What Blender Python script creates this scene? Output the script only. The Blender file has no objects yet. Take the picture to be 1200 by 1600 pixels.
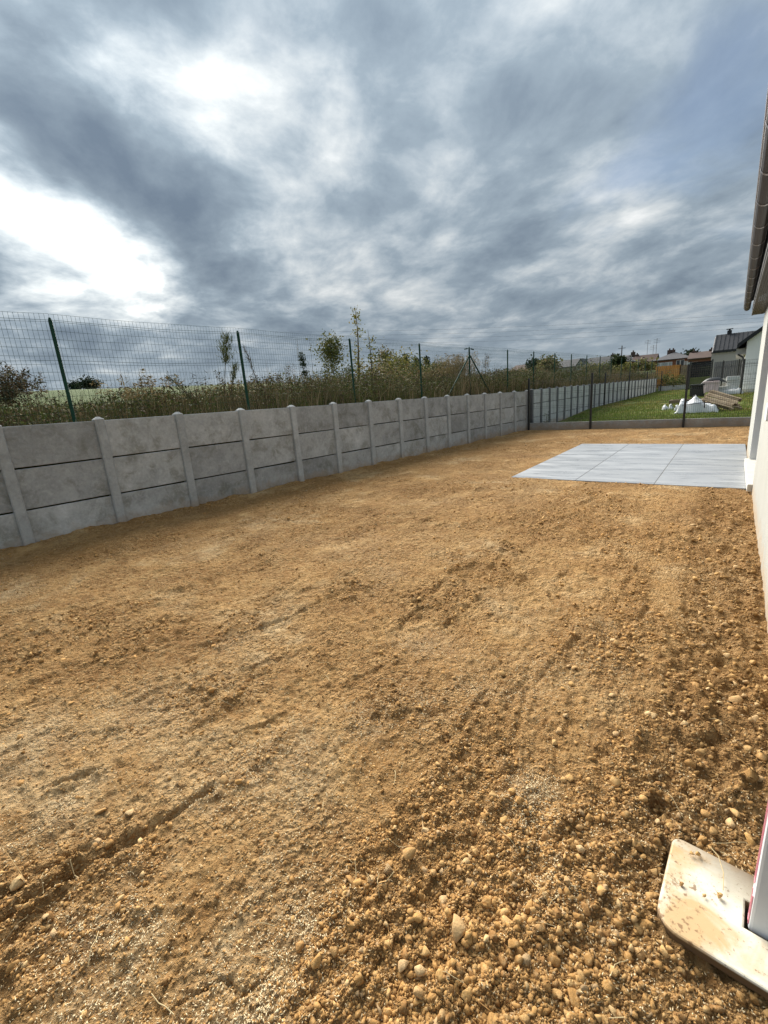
import bpy, bmesh, math, random
import numpy as np
from mathutils import Vector, Matrix

rng = np.random.default_rng(11)
random.seed(11)
SC = bpy.context.scene
COL = SC.collection
rad = math.radians

# ------------------------------------------------------------------ camera
EYE = 1.5
F_PX, PITCH, ROLL, YAW = 687.6, -0.2519, -0.0769, 0.6732     # measured on a 1200 x 1600 frame
cy_, sy_ = math.cos(YAW), math.sin(YAW)
_right = np.array([cy_, sy_, 0.0])
_fwd = np.array([-sy_ * math.cos(PITCH), cy_ * math.cos(PITCH), math.sin(PITCH)])
_up = np.cross(_right, _fwd)
CR = math.cos(ROLL) * _right + math.sin(ROLL) * _up
CU = -math.sin(ROLL) * _right + math.cos(ROLL) * _up
CF = _fwd
cam = bpy.data.cameras.new('camera')
cam_ob = bpy.data.objects.new('camera', cam)
COL.objects.link(cam_ob)
cam.sensor_fit = 'HORIZONTAL'
cam.sensor_width = 36.0
cam.lens = F_PX / 1200 * 36.0
cam.clip_start = 0.02
cam.clip_end = 3000
M = Matrix.Identity(4)
for i in range(3):
    M[i][0], M[i][1], M[i][2] = CR[i], CU[i], -CF[i]
M[2][3] = EYE
cam_ob.matrix_world = M
SC.camera = cam_ob

# ------------------------------------------------------------------ world, sun, exposure
SUN_EL, SUN_AZ = 32.0, -56.0            # degrees; azimuth from +Y towards +X
sun_dir = Vector((math.sin(rad(SUN_AZ)) * math.cos(rad(SUN_EL)), math.cos(rad(SUN_AZ)) * math.cos(rad(SUN_EL)), math.sin(rad(SUN_EL))))
world = bpy.data.worlds.new('World')
SC.world = world
world.use_nodes = True
wt = world.node_tree
for n in list(wt.nodes):
    wt.nodes.remove(n)


class NT:
    """small helper to write node trees"""
    def __init__(self, tree):
        self.t = tree

    def n(self, kind, **kw):
        nd = self.t.nodes.new(kind)
        for k, v in kw.items():
            setattr(nd, k, v)
        return nd

    def put(self, sock, v):
        if isinstance(v, bpy.types.NodeSocket):
            self.t.links.new(v, sock)
        elif v is not None:
            if hasattr(sock, 'default_value') and hasattr(sock.default_value, '__len__') and not isinstance(v, (tuple, list, Vector)):
                v = [v] * len(sock.default_value)
            if isinstance(v, (tuple, list)) and sock.type == 'RGBA' and len(v) == 3:
                v = (*v, 1)
            sock.default_value = v

    def math(self, op, a, b=None, c=None, clamp=False):
        nd = self.n('ShaderNodeMath', operation=op, use_clamp=clamp)
        for i, v in enumerate((a, b, c)):
            if v is not None:
                self.put(nd.inputs[i], v)
        return nd.outputs[0]

    def vmath(self, op, a, b=None, scale=None):
        nd = self.n('ShaderNodeVectorMath', operation=op)
        self.put(nd.inputs[0], a)
        if b is not None:
            self.put(nd.inputs[1], b)
        if scale is not None:
            self.put(nd.inputs['Scale'], scale)
        return nd.outputs['Value'] if op in ('DOT_PRODUCT', 'LENGTH') else nd.outputs[0]

    def noise(self, vec, scale, detail=4, rough=0.55, dist=0.0, lac=2.0, out=0):
        nd = self.n('ShaderNodeTexNoise')
        self.put(nd.inputs['Vector'], vec)
        nd.inputs['Scale'].default_value = scale
        nd.inputs['Detail'].default_value = detail
        nd.inputs['Roughness'].default_value = rough
        nd.inputs['Lacunarity'].default_value = lac
        nd.inputs['Distortion'].default_value = dist
        return nd.outputs[out]

    def ramp(self, fac, stops, interp='LINEAR'):
        nd = self.n('ShaderNodeValToRGB')
        self.put(nd.inputs[0], fac)
        cr = nd.color_ramp
        cr.interpolation = interp
        while len(cr.elements) > 1:
            cr.elements.remove(cr.elements[-1])
        cr.elements[0].position = stops[0][0]
        cr.elements[0].color = (*stops[0][1], 1)
        for p, c in stops[1:]:
            e = cr.elements.new(p)
            e.color = (*c, 1)
        return nd.outputs[0]

    def mix(self, fac, a, b, blend='MIX'):
        nd = self.n('ShaderNodeMix', data_type='RGBA', blend_type=blend)
        self.put(nd.inputs[0], fac)
        self.put(nd.inputs[6], a)
        self.put(nd.inputs[7], b)
        return nd.outputs[2]

    def mapr(self, v, a, b, c=0.0, d=1.0, smooth=False):
        nd = self.n('ShaderNodeMapRange')
        if smooth:
            nd.interpolation_type = 'SMOOTHSTEP'
        self.put(nd.inputs[0], v)
        for i, q in enumerate((a, b, c, d)):
            nd.inputs[i + 1].default_value = q
        return nd.outputs[0]


def pix_dir(u, v):
    d = CR * ((u - 600) / F_PX) - CU * ((v - 800) / F_PX) + CF
    return d


w = NT(wt)
tc = w.n('ShaderNodeTexCoord')
wdir = w.vmath('NORMALIZE', tc.outputs['Generated'])
sep = w.n('ShaderNodeSeparateXYZ')
w.put(sep.inputs[0], wdir)
zc = w.math('MAXIMUM', sep.outputs[2], 0.0)
den = w.math('ADD', zc, 0.19)
cpl = w.n('ShaderNodeCombineXYZ')
# cloud layer seen from below: streaks run along azimuth -45 degrees
a45 = rad(-48)
px_ = w.math('ADD', w.math('MULTIPLY', sep.outputs[0], math.sin(a45)), w.math('MULTIPLY', sep.outputs[1], math.cos(a45)))
py_ = w.math('ADD', w.math('MULTIPLY', sep.outputs[0], math.cos(a45)), w.math('MULTIPLY', sep.outputs[1], -math.sin(a45)))
w.put(cpl.inputs[0], w.math('DIVIDE', w.math('MULTIPLY', px_, 0.92), den))
w.put(cpl.inputs[1], w.math('DIVIDE', py_, den))
cvec = cpl.outputs[0]
warp = w.noise(cvec, 1.1, 3, 0.5, out=1)
warpv = w.vmath('SUBTRACT', warp, (0.5, 0.5, 0.5))
cv2 = w.vmath('ADD', cvec, w.vmath('SCALE', warpv, scale=0.32))
n_big = w.noise(cv2, 2.4, 9, 0.57, 0.0)
n_fine = w.noise(cv2, 7.5, 6, 0.6, 0.15)
n_hole = w.noise(w.vmath('ADD', cv2, (7.3, 2.1, 0)), 1.0, 5, 0.55)
field = w.math('ADD', w.math('MULTIPLY', w.math('SUBTRACT', n_big, 0.5), 1.9), w.math('MULTIPLY', w.math('SUBTRACT', n_fine, 0.5), 0.68))
# the big cloud masses and breaks of this sky: direction, radius (deg), strength
pert = w.vmath('ADD', wdir, w.vmath('SCALE', w.vmath('SUBTRACT', w.noise(wdir, 4.5, 4, 0.55, out=1), (0.5, 0.5, 0.5)), scale=0.12))
pert = w.vmath('NORMALIZE', pert)
MASSES = [((70, 340), 4.6, 0.34), ((150, 395), 4.0, 0.36), ((15, 300), 3.0, 0.30), ((215, 430), 3.0, 0.40), ((30, 195), 4.5, -0.30), ((130, 250), 3.5, -0.23), ((225, 180), 5.0, 0.32), ((160, 190), 3, 0.3), ((300, 120), 5, 0.20),
          ((440, 110), 5.5, 0.34), ((500, 215), 4, 0.24), ((430, 385), 4, 0.36), ((525, 430), 3.4, 0.42), ((640, 425), 3.6, 0.30), ((1000, 385), 3, 0.12), ((830, 440), 4, 0.15), ((1080, 330), 6, -0.21), ((1000, 480), 5, -0.07), ((150, 470), 2.6, 0.2), ((340, 190), 3.4, .25), ((60, 430), 3, 0.25), ((5, 170), 3.5, 0.25),
          ((290, 258), 5.0, -0.41), ((370, 262), 4, -0.23), ((115, 100), 7, -0.26), ((210, 60), 5, -0.23), ((320, 330), 4, -0.26), ((70, 225), 4.6, -0.26),
          ((190, 285), 4, -0.23), ((100, 480), 4, -0.20), ((330, 455), 5, -0.22), ((560, 80), 6, -0.16), ((620, 150), 5, -0.12), ((560, 330), 5, -0.17), ((850, 130), 7, -0.15), ((760, 400), 5, -0.17),
          ((690, 260), 5, 0.16), ((920, 335), 3.2, 0.40), ((1010, 240), 6, -0.05), ((960, 395), 4, 0.12), ((480, 500), 5, -0.17), ((830, 370), 4, -0.13), ((1050, 420), 5, 0.06), ((700, 120), 4, 0.08)]
for (uu, vv), rdeg, amp in MASSES:
    c = Vector(pix_dir(uu, vv)).normalized()
    dp = w.vmath('DOT_PRODUCT', pert, tuple(c))
    g = w.mapr(dp, math.cos(rad(rdeg * 1.9)), math.cos(rad(rdeg * 0.15)), 0, 1, smooth=True)
    field = w.math('ADD', field, w.math('MULTIPLY', g, amp * 0.66))
cloud = w.ramp(w.math('ADD', w.math('MULTIPLY', field, 0.68), 0.475), [
    (0.0, (0.160, 0.210, 0.275)), (0.22, (0.225, 0.285, 0.350)), (0.42, (0.305, 0.375, 0.440)), (0.56, (0.43, 0.495, 0.55)),
    (0.72, (0.62, 0.665, 0.69)), (0.88, (0.86, 0.88, 0.88)), (1.0, (1.15, 1.15, 1.13))])
# light scattered forward through the thin cloud round the hidden sun
glow_dir = Vector(pix_dir(90, 345)).normalized()
sd = w.vmath('DOT_PRODUCT', wdir, tuple(glow_dir))
halo = w.math('POWER', w.math('MAXIMUM', sd, 0.0), 26.0)
thin = w.mapr(field, -0.25, 0.55, 0.0, 1.0)
cloud = w.mix(1.0, cloud, w.mix(w.math('MULTIPLY', halo, w.math('MULTIPLY', thin, 1.0)), (1, 1, 1), (1.65, 1.64, 1.60)), 'MULTIPLY')
# paler air low over the horizon
low = w.mapr(sep.outputs[2], 0.01, 0.14, 0.72, 0.0, smooth=True)
cloud = w.mix(low, cloud, (0.43, 0.52, 0.595))
sky = w.n('ShaderNodeTexSky', sky_type='NISHITA')
sky.sun_disc = False
sky.sun_elevation = rad(SUN_EL)
sky.sun_rotation = rad(SUN_AZ)
skyc = w.mix(1.0, sky.outputs[0], (0.10, 0.10, 0.10), 'MULTIPLY')
hole = w.math('MULTIPLY', w.mapr(n_hole, 0.57, 0.74, 0.0, 0.6, smooth=True), w.math('MULTIPLY', w.mapr(sd, 0.93, 0.75), w.mapr(sep.outputs[2], 0.12, 0.30)))
# an overcast sky is brighter overhead than low down (CIE distribution, softened)
zen = w.math('DIVIDE', w.math('ADD', 1.0, w.math('MULTIPLY', zc, 1.3)), 1.35)
zv = w.n('ShaderNodeCombineXYZ')
for i in range(3):
    w.put(zv.inputs[i], zen)
cloud = w.mix(1.0, cloud, zv.outputs[0], 'MULTIPLY')
final = w.mix(hole, cloud, skyc)
final = w.mix(w.mapr(sep.outputs[2], -0.05, -0.01), (0.25, 0.23, 0.2), final)
bg = w.n('ShaderNodeBackground')
w.put(bg.inputs[0], final)
bg.inputs[1].default_value = 0.485
wo = w.n('ShaderNodeOutputWorld')
wt.links.new(bg.outputs[0], wo.inputs[0])
world.cycles.sampling_method = 'MANUAL'
world.cycles.sample_map_resolution = 512

sun = bpy.data.lights.new('sun', 'SUN')
sun.energy = 4.6
sun.angle = rad(55)
sun.color = (1.0, 0.95, 0.87)
sun_ob = bpy.data.objects.new('sun', sun)
COL.objects.link(sun_ob)
sun_ob.rotation_euler = (-sun_dir).to_track_quat('-Z', 'Y').to_euler()
sun_ob.location = (-20, 10, 20)

SC.view_settings.view_transform = 'Standard'
SC.view_settings.look = 'None'
SC.view_settings.gamma = 1.0
SC.view_settings.use_curve_mapping = False
SC.view_settings.exposure = 1.14
SC.cycles.max_bounces = 6

# ------------------------------------------------------------------ helpers


def spot_y(u, v, y):
    d = pix_dir(u, v)
    p = d * (y / d[1])
    return Vector((p[0], p[1], p[2] + EYE))


def spot_z(u, v, z=0.0):
    d = pix_dir(u, v)
    p = d * ((z - EYE) / d[2])
    return Vector((p[0], p[1], z))


# the boundary wall: a straight line, slightly turned from Y
W0 = np.array([-6.611, 1.3366])
WANG = 0.0511
WDIR = np.array([math.sin(WANG), math.cos(WANG)])
WNRM = np.array([math.cos(WANG), -math.sin(WANG)])   # points into the yard
SP = 1.0542
WSL = -0.0099
WTOP0 = 1.5226


def wall_pt(s, off=0.0):
    """point s metres along the wall, off metres behind it"""
    p = W0 + WDIR * s - WNRM * off
    return p


def spot_wall(u, v, off):
    d = pix_dir(u, v)
    t = (WNRM @ W0 - off) / (WNRM @ d[:2])
    p = d * t
    return Vector((p[0], p[1], p[2] + EYE))


def smooth(a, b, x):
    t = np.clip((np.asarray(x, float) - a) / (b - a), 0, 1)
    return t * t * (3 - 2 * t)


def vnoise(x, y, seed=0):
    x = np.asarray(x, float); y = np.asarray(y, float)
    xi = np.floor(x).astype(np.int64); yi = np.floor(y).astype(np.int64)
    fx = x - xi; fy = y - yi
    fx = fx * fx * fx * (fx * (fx * 6 - 15) + 10)
    fy = fy * fy * fy * (fy * (fy * 6 - 15) + 10)

    def h(a, b):
        n = (a * 374761393 + b * 668265263 + seed * 974634773) & 0x7fffffff
        n = ((n ^ (n >> 13)) * 1274126177) & 0x7fffffff
        n = n ^ (n >> 16)
        return (n & 0xffff) / 32767.5 - 1.0
    a = h(xi, yi); b = h(xi + 1, yi); c = h(xi, yi + 1); d = h(xi + 1, yi + 1)
    return (a + (b - a) * fx) * (1 - fy) + (c + (d - c) * fx) * fy


def fbm(x, y, oct=4, seed=0, gain=0.5):
    s = 0; a = 1; t = 0
    for i in range(oct):
        s = s + a * vnoise(x * 2 ** i + 13.7 * i, y * 2 ** i - 7.1 * i, seed + i)
        t += a; a *= gain
    return s / t


def mat(name, rough=0.8, spec=0.3):
    m = bpy.data.materials.new(name)
    m.use_nodes = True
    t = NT(m.node_tree)
    b = m.node_tree.nodes['Principled BSDF']
    b.inputs['Roughness'].default_value = rough
    b.inputs['Specular IOR Level'].default_value = spec
    return m, t, b


def bump(t, b, h, strength=0.4, dist=0.02, normal=None):
    nd = t.n('ShaderNodeBump')
    nd.inputs['Strength'].default_value = strength
    nd.inputs['Distance'].default_value = dist
    t.put(nd.inputs['Height'], h)
    if normal is not None:
        t.put(nd.inputs['Normal'], normal)
    t.put(b.inputs['Normal'], nd.outputs[0])
    return nd.outputs[0]


def mat_simple(name, c1, c2=None, scale=8, rough=0.7, spec=0.3, bumps=0.0, rand=0.0, metal=0.0, bdist=0.01):
    """two-tone noise colour with fine relief"""
    m, t, b = mat(name, rough, spec)
    c2 = c2 or tuple(x * 0.75 for x in c1)
    tcn = t.n('ShaderNodeTexCoord')
    v = tcn.outputs['Object']
    oi = t.n('ShaderNodeObjectInfo')
    n = t.noise(v, scale, 6, 0.6)
    col = t.mix(t.mapr(n, 0.3, 0.7), c1, c2)
    if rand:
        k = t.mapr(oi.outputs['Random'], 0, 1, 1 - rand, 1 + rand)
        cx = t.n('ShaderNodeCombineXYZ')
        for i in range(3):
            t.put(cx.inputs[i], k)
        col = t.mix(1.0, col, cx.outputs[0], 'MULTIPLY')
    t.put(b.inputs['Base Color'], col)
    b.inputs['Metallic'].default_value = metal
    if bumps:
        bump(t, b, t.noise(v, scale * 6, 5, 0.6), bumps, bdist)
    return m


def mat_attr(name, rough=0.75, trans=0.25, noise=0.0):
    """colour carried by the mesh (leaf by leaf, blade by blade)"""
    m, t, b = mat(name, rough, 0.05)
    at = t.n('ShaderNodeAttribute', attribute_name='Col')
    col = at.outputs['Color']
    t.put(b.inputs['Base Color'], col)
    if trans:
        tr = t.n('ShaderNodeBsdfTranslucent')
        t.put(tr.inputs[0], col)
        mx = t.n('ShaderNodeMixShader')
        mx.inputs[0].default_value = trans
        m.node_tree.links.new(b.outputs[0], mx.inputs[1])
        m.node_tree.links.new(tr.outputs[0], mx.inputs[2])
        out = [n for n in m.node_tree.nodes if n.type == 'OUTPUT_MATERIAL'][0]
        m.node_tree.links.new(mx.outputs[0], out.inputs[0])
    return m


def link(name, me, parent=None, m=None):
    o = bpy.data.objects.new(name, me)
    COL.objects.link(o)
    if m is not None and me is not None and not me.materials:
        me.materials.append(m)
    if parent is not None:
        o.parent = parent
    return o


def tag(o, label=None, cat=None, group=None, kind=None):
    if label:
        o['label'] = label
    if cat:
        o['category'] = cat
    if group:
        o['group'] = group
    if kind:
        o['kind'] = kind
    return o


def empty(name, loc=(0, 0, 0), rz=0.0):
    o = bpy.data.objects.new(name, None)
    COL.objects.link(o)
    o.location = loc
    o.rotation_euler = (0, 0, rz)
    o.empty_display_size = 0.2
    return o


def np_mesh(name, V, F, colors=None, smooth_=False, attrs=None):
    """mesh from numpy arrays; F is (n,3) or (n,4); colors per vertex"""
    me = bpy.data.meshes.new(name)
    V = np.ascontiguousarray(V, np.float32); F = np.ascontiguousarray(F, np.int32)
    k = F.shape[1]
    me.vertices.add(len(V)); me.vertices.foreach_set('co', V.ravel())
    me.loops.add(F.size); me.loops.foreach_set('vertex_index', F.ravel())
    me.polygons.add(len(F))
    me.polygons.foreach_set('loop_start', np.arange(0, F.size, k, dtype=np.int32))
    me.polygons.foreach_set('loop_total', np.full(len(F), k, np.int32))
    me.update(calc_edges=True)
    if smooth_:
        me.polygons.foreach_set('use_smooth', np.ones(len(F), bool))
    if colors is not None:
        a = me.color_attributes.new('Col', 'FLOAT_COLOR', 'POINT')
        c = np.ones((len(V), 4), np.float32); c[:, :3] = colors
        a.data.foreach_set('color', c.ravel())
    for nme, val in (attrs or {}).items():
        a = me.attributes.new(nme, 'FLOAT', 'POINT')
        a.data.foreach_set('value', np.ascontiguousarray(val, np.float32))
    return me


class MB:
    """collects solid shapes into one mesh"""
    def __init__(self):
        self.v = []; self.f = []

    def add(self, vs, fs):
        n = len(self.v)
        self.v += [tuple(p) for p in vs]
        self.f += [tuple(i + n for i in q) for q in fs]
        return self

    def box(self, x0, x1, y0, y1, z0, z1):
        return self.add([(x0, y0, z0), (x1, y0, z0), (x1, y1, z0), (x0, y1, z0), (x0, y0, z1), (x1, y0, z1), (x1, y1, z1), (x0, y1, z1)],
                        [(0, 3, 2, 1), (4, 5, 6, 7), (0, 1, 5, 4), (1, 2, 6, 5), (2, 3, 7, 6), (3, 0, 4, 7)])

    def obox(self, c, s, R=None):
        R = R or Matrix.Identity(3)
        c = Vector(c)
        vs = [c + R @ Vector((s[0] / 2 * a, s[1] / 2 * b, s[2] / 2 * d)) for d in (-1, 1) for a, b in ((-1, -1), (1, -1), (1, 1), (-1, 1))]
        return self.add(vs, [(0, 3, 2, 1), (4, 5, 6, 7), (0, 1, 5, 4), (1, 2, 6, 5), (2, 3, 7, 6), (3, 0, 4, 7)])

    def prism(self, poly, axis, a, b):
        """polygon in the two other axes, extruded along axis from a to b"""
        n = len(poly)

        def p3(q, h):
            if axis == 'x':
                return (h, q[0], q[1])
            if axis == 'y':
                return (q[0], h, q[1])
            return (q[0], q[1], h)
        vs = [p3(q, a) for q in poly] + [p3(q, b) for q in poly]
        fs = [tuple(range(n)), tuple(range(2 * n - 1, n - 1, -1))] + [(i, i + n, (i + 1) % n + n, (i + 1) % n) for i in range(n)]
        return self.add(vs, fs)

    def tube(self, pts, r, n=6, caps=True):
        pts = [Vector(p) for p in pts]
        rs = r if isinstance(r, (list, tuple)) else [r] * len(pts)
        rings = []
        for i, p in enumerate(pts):
            d = (pts[min(i + 1, len(pts) - 1)] - pts[max(i - 1, 0)]).normalized()
            ref = Vector((0, 0, 1)) if abs(d.z) < 0.9 else Vector((1, 0, 0))
            a = d.cross(ref).normalized(); b = d.cross(a)
            rings.append([p + (a * math.cos(2 * math.pi * k / n) + b * math.sin(2 * math.pi * k / n)) * rs[i] for k in range(n)])
        vs = [q for g in rings for q in g]
        fs = []
        for i in range(len(pts) - 1):
            for k in range(n):
                fs.append((i * n + k, i * n + (k + 1) % n, (i + 1) * n + (k + 1) % n, (i + 1) * n + k))
        if caps:
            fs.append(tuple(range(n - 1, -1, -1)))
            m = (len(pts) - 1) * n
            fs.append(tuple(range(m, m + n)))
        return self.add(vs, fs)

    def mesh(self, name, bevel=0.0, seg=1, smooth_=False):
        me = bpy.data.meshes.new(name)
        me.from_pydata(self.v, [], self.f)
        bm = bmesh.new(); bm.from_mesh(me)
        bmesh.ops.recalc_face_normals(bm, faces=bm.faces)
        if bevel:
            bmesh.ops.bevel(bm, geom=list(bm.edges), offset=bevel, segments=seg, affect='EDGES', profile=0.5)
        if smooth_:
            for f in bm.faces:
                f.smooth = True
        bm.to_mesh(me); bm.free()
        return me

    def build(self, name, m, parent=None, bevel=0.0, seg=1, smooth_=False):
        return link(name, self.mesh(name, bevel, seg, smooth_), parent, m)


# ------------------------------------------------------------------ materials
def soil_material():
    m, t, b = mat('soil', 0.95, 0.12)
    g = t.n('ShaderNodeNewGeometry')
    P = g.outputs['Position']
    big = t.noise(P, 0.95, 6, 0.66, 0.4)
    mid = t.noise(P, 4.5, 6, 0.62)
    fine = t.noise(P, 38, 6, 0.65)
    grain = t.noise(P, 170, 4, 0.7)
    c = t.ramp(t.mapr(big, 0.36, 0.64), [(0, (0.33, 0.172, 0.060)), (0.35, (0.47, 0.258, 0.092)), (0.65, (0.60, 0.36, 0.145)), (1, (0.70, 0.50, 0.27))])
    c = t.mix(t.mapr(mid, 0.47, 0.60, 0, 0.70), c, (0.37, 0.195, 0.068))
    crumb = t.noise(P, 15, 5, 0.66)
    c = t.mix(t.mapr(crumb, 0.46, 0.30, 0, 0.6), c, (0.30, 0.155, 0.055))
    c = t.mix(t.mapr(crumb, 0.54, 0.72, 0, 0.5), c, (0.68, 0.44, 0.20))
    c = t.mix(t.mapr(fine, 0.50, 0.75, 0, 0.75), c, (0.60, 0.41, 0.20))
    c = t.mix(t.mapr(fine, 0.46, 0.26, 0, 0.8), c, (0.24, 0.125, 0.05))
    c = t.mix(t.mapr(grain, 0.52, 0.75, 0, 0.55), c, (0.63, 0.45, 0.24))
    c = t.mix(t.mapr(grain, 0.46, 0.25, 0, 0.55), c, (0.22, 0.115, 0.05))
    # pale seed strewn over the soil in patches
    sa = t.n('ShaderNodeAttribute', attribute_name='seed')
    vo = t.n('ShaderNodeTexVoronoi')
    t.put(vo.inputs['Vector'], P)
    vo.inputs['Scale'].default_value = 150
    sp = t.math('MULTIPLY', t.mapr(vo.outputs['Distance'], 0.42, 0.25), t.mapr(t.noise(P, 60, 3, 0.6), 0.40, 0.62))
    c = t.mix(t.mapr(sa.outputs['Fac'], 0.25, 1.0, 0.0, 0.45), c, (0.66, 0.50, 0.30))
    c = t.mix(t.math('MULTIPLY', sp, t.mapr(sa.outputs['Fac'], 0.05, 0.9, 0.0, 0.9)), c, (0.82, 0.71, 0.51))
    ra_ = t.n('ShaderNodeAttribute', attribute_name='rough')
    c = t.mix(t.math('MULTIPLY', ra_.outputs['Fac'], t.mapr(crumb, 0.36, 0.62, 0.75, 0.25)), c, (0.315, 0.168, 0.060))
    # freshly dug, damper strip
    da = t.n('ShaderNodeAttribute', attribute_name='damp')
    c = t.mix(t.math('MULTIPLY', da.outputs['Fac'], 0.5), c, (0.27, 0.145, 0.055))
    t.put(b.inputs['Base Color'], c)
    h = t.math('ADD', t.math('MULTIPLY', fine, 1.0), t.math('MULTIPLY', grain, 0.35))
    h = t.math('ADD', h, t.math('MULTIPLY', crumb, 2.0))
    Pw = t.vmath('ADD', P, t.vmath('SCALE', t.vmath('SUBTRACT', t.noise(P, 30, 3, 0.6, out=1), (0.5, 0.5, 0.5)), scale=0.03))
    for sc_, amt in ((26, 1.3), (62, 0.9)):
        v1 = t.n('ShaderNodeTexVoronoi'); t.put(v1.inputs['Vector'], Pw); v1.inputs['Scale'].default_value = sc_
        msk = t.mapr(t.noise(t.vmath('ADD', P, (sc_, 0, 0)), 2.2, 5, 0.65), 0.40, 0.60)
        h = t.math('SUBTRACT', h, t.math('MULTIPLY', t.math('MULTIPLY', v1.outputs['Distance'], amt), msk))
        tone = t.n('ShaderNodeSeparateXYZ'); t.put(tone.inputs[0], v1.outputs['Color'])
        c = t.mix(t.math('MULTIPLY', msk, t.mapr(tone.outputs[0], 0.55, 1.0, 0, 0.55)), c, (0.66, 0.42, 0.19))
        c = t.mix(t.math('MULTIPLY', msk, t.mapr(tone.outputs[0], 0.45, 0.0, 0, 0.60)), c, (0.29, 0.15, 0.054))
    t.put(b.inputs['Base Color'], c)
    bump(t, b, h, 1.0, 0.055)
    return m


def stone_material(name, cols):
    m, t, b = mat(name, 0.92, 0.15)
    at = t.n('ShaderNodeAttribute', attribute_name='Col')
    g = t.n('ShaderNodeNewGeometry')
    n = t.noise(g.outputs['Position'], 90, 5, 0.65)
    base = at.outputs['Color'] if cols is None else None
    if cols is not None:
        oi = t.n('ShaderNodeObjectInfo')
        base = t.ramp(oi.outputs['Random'], cols)
    c = t.mix(t.mapr(n, 0.5, 0.75, 0, 0.55), base, (0.62, 0.44, 0.23))
    c = t.mix(t.mapr(n, 0.46, 0.25, 0, 0.5), c, (0.24, 0.13, 0.055))
    t.put(b.inputs['Base Color'], c)
    bump(t, b, t.noise(g.outputs['Position'], 160, 4, 0.65), 0.5, 0.008)
    return m


def concrete_material(name, c1, c2, rand=0.12, stain=0.5, stainc=(0.17, 0.165, 0.13), lines=True):
    m, t, b = mat(name, 0.88, 0.2)
    tcn = t.n('ShaderNodeTexCoord')
    oi = t.n('ShaderNodeObjectInfo')
    cx = t.n('ShaderNodeCombineXYZ')
    t.put(cx.inputs[0], t.math('MULTIPLY', oi.outputs['Random'], 37.0))
    t.put(cx.inputs[1], t.math('MULTIPLY', oi.outputs['Random'], 91.0))
    v = t.vmath('ADD', tcn.outputs['Object'], cx.outputs[0])
    n1 = t.noise(v, 2.2, 6, 0.62, 0.3)
    n2 = t.noise(v, 26, 6, 0.68)
    c = t.mix(t.mapr(n1, 0.3, 0.7), c1, c2)
    st = t.noise(t.vmath('ADD', v, (3.1, 5.7, 1.3)), 3.4, 5, 0.6, 0.5)
    c = t.mix(t.mapr(st, 0.50, 0.66, 0, stain), c, stainc)
    blot = t.noise(t.vmath('ADD', v, (9.1, 2.7, 4.3)), 9.0, 5, 0.65, 0.6)
    c = t.mix(t.mapr(blot, 0.54, 0.70, 0, 0.28), c, tuple(x * 0.62 for x in c2))
    c = t.mix(t.mapr(blot, 0.44, 0.32, 0, 0.3), c, tuple(min(1, x * 1.35) for x in c1))
    c = t.mix(t.mapr(st, 0.42, 0.24, 0, 0.35), c, tuple(min(1, x * 1.45) for x in c1))
    c = t.mix(t.mapr(n2, 0.5, 0.72, 0, 0.35), c, tuple(x * 1.3 for x in c1))
    c = t.mix(t.mapr(n2, 0.45, 0.28, 0, 0.35), c, tuple(x * 0.6 for x in c2))
    k = t.mapr(oi.outputs['Random'], 0, 1, 1 - rand, 1 + rand)
    kk = t.n('ShaderNodeCombineXYZ')
    for i in range(3):
        t.put(kk.inputs[i], k)
    c = t.mix(1.0, c, kk.outputs[0], 'MULTIPLY')
    # soil splashed on the foot of the casting
    gp = t.n('ShaderNodeNewGeometry'); gq = t.n('ShaderNodeSeparateXYZ'); t.put(gq.inputs[0], gp.outputs['Position'])
    zz = t.math('ADD', gq.outputs[2], t.math('MULTIPLY', t.math('SUBTRACT', t.noise(gp.outputs['Position'], 5, 5, 0.7), 0.5), 0.45))
    c = t.mix(t.mapr(zz, 0.24, 0.06, 0, 0.5), c, (0.30, 0.185, 0.085))
    t.put(b.inputs['Base Color'], c)
    h = t.math('ADD', n2, t.math('MULTIPLY', n1, 1.5))
    if lines:   # float marks left in the casting
        mp = t.n('ShaderNodeMapping')
        t.put(mp.inputs[0], v)
        mp.inputs['Scale'].default_value = (3, 3, 40)
        h = t.math('ADD', h, t.math('MULTIPLY', t.noise(mp.outputs[0], 1.2, 4, 0.6, 1.0), 0.5))
    bump(t, b, h, 0.45, 0.012)
    return m


M_soil = soil_material()
M_clod = stone_material('clods', None)
M_stone = stone_material('loose_stone', [(0, (0.46, 0.265, 0.092)), (0.35, (0.53, 0.33, 0.135)), (0.6, (0.39, 0.215, 0.078)), (0.85, (0.56, 0.39, 0.20)), (1, (0.43, 0.27, 0.13))])
M_conc = concrete_material('precast_concrete', (0.42, 0.42, 0.41), (0.275, 0.277, 0.27), 0.20, 0.6)
M_concpost = concrete_material('precast_post', (0.42, 0.425, 0.42), (0.34, 0.345, 0.34), 0.07, 0.25, lines=False)
M_concfar = concrete_material('precast_pale', (0.50, 0.51, 0.51), (0.42, 0.43, 0.43), 0.08, 0.2)
M_kerb = concrete_material('kerb_concrete', (0.33, 0.335, 0.33), (0.25, 0.255, 0.25), 0.08, 0.3)
M_green = mat_simple('green_coated_steel', (0.008, 0.050, 0.030), (0.006, 0.036, 0.022), 20, 0.7, 0.25)
M_black = mat_simple('black_coated_steel', (0.012, 0.013, 0.014), (0.02, 0.02, 0.02), 20, 0.45, 0.5)
m, t, b = mat('cream_render', 0.92, 0.1)
g = t.n('ShaderNodeNewGeometry'); P = g.outputs['Position']
n1 = t.noise(P, 2.5, 5, 0.6); n2 = t.noise(P, 120, 4, 0.6); n3 = t.noise(P, 9, 5, 0.7)
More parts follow.
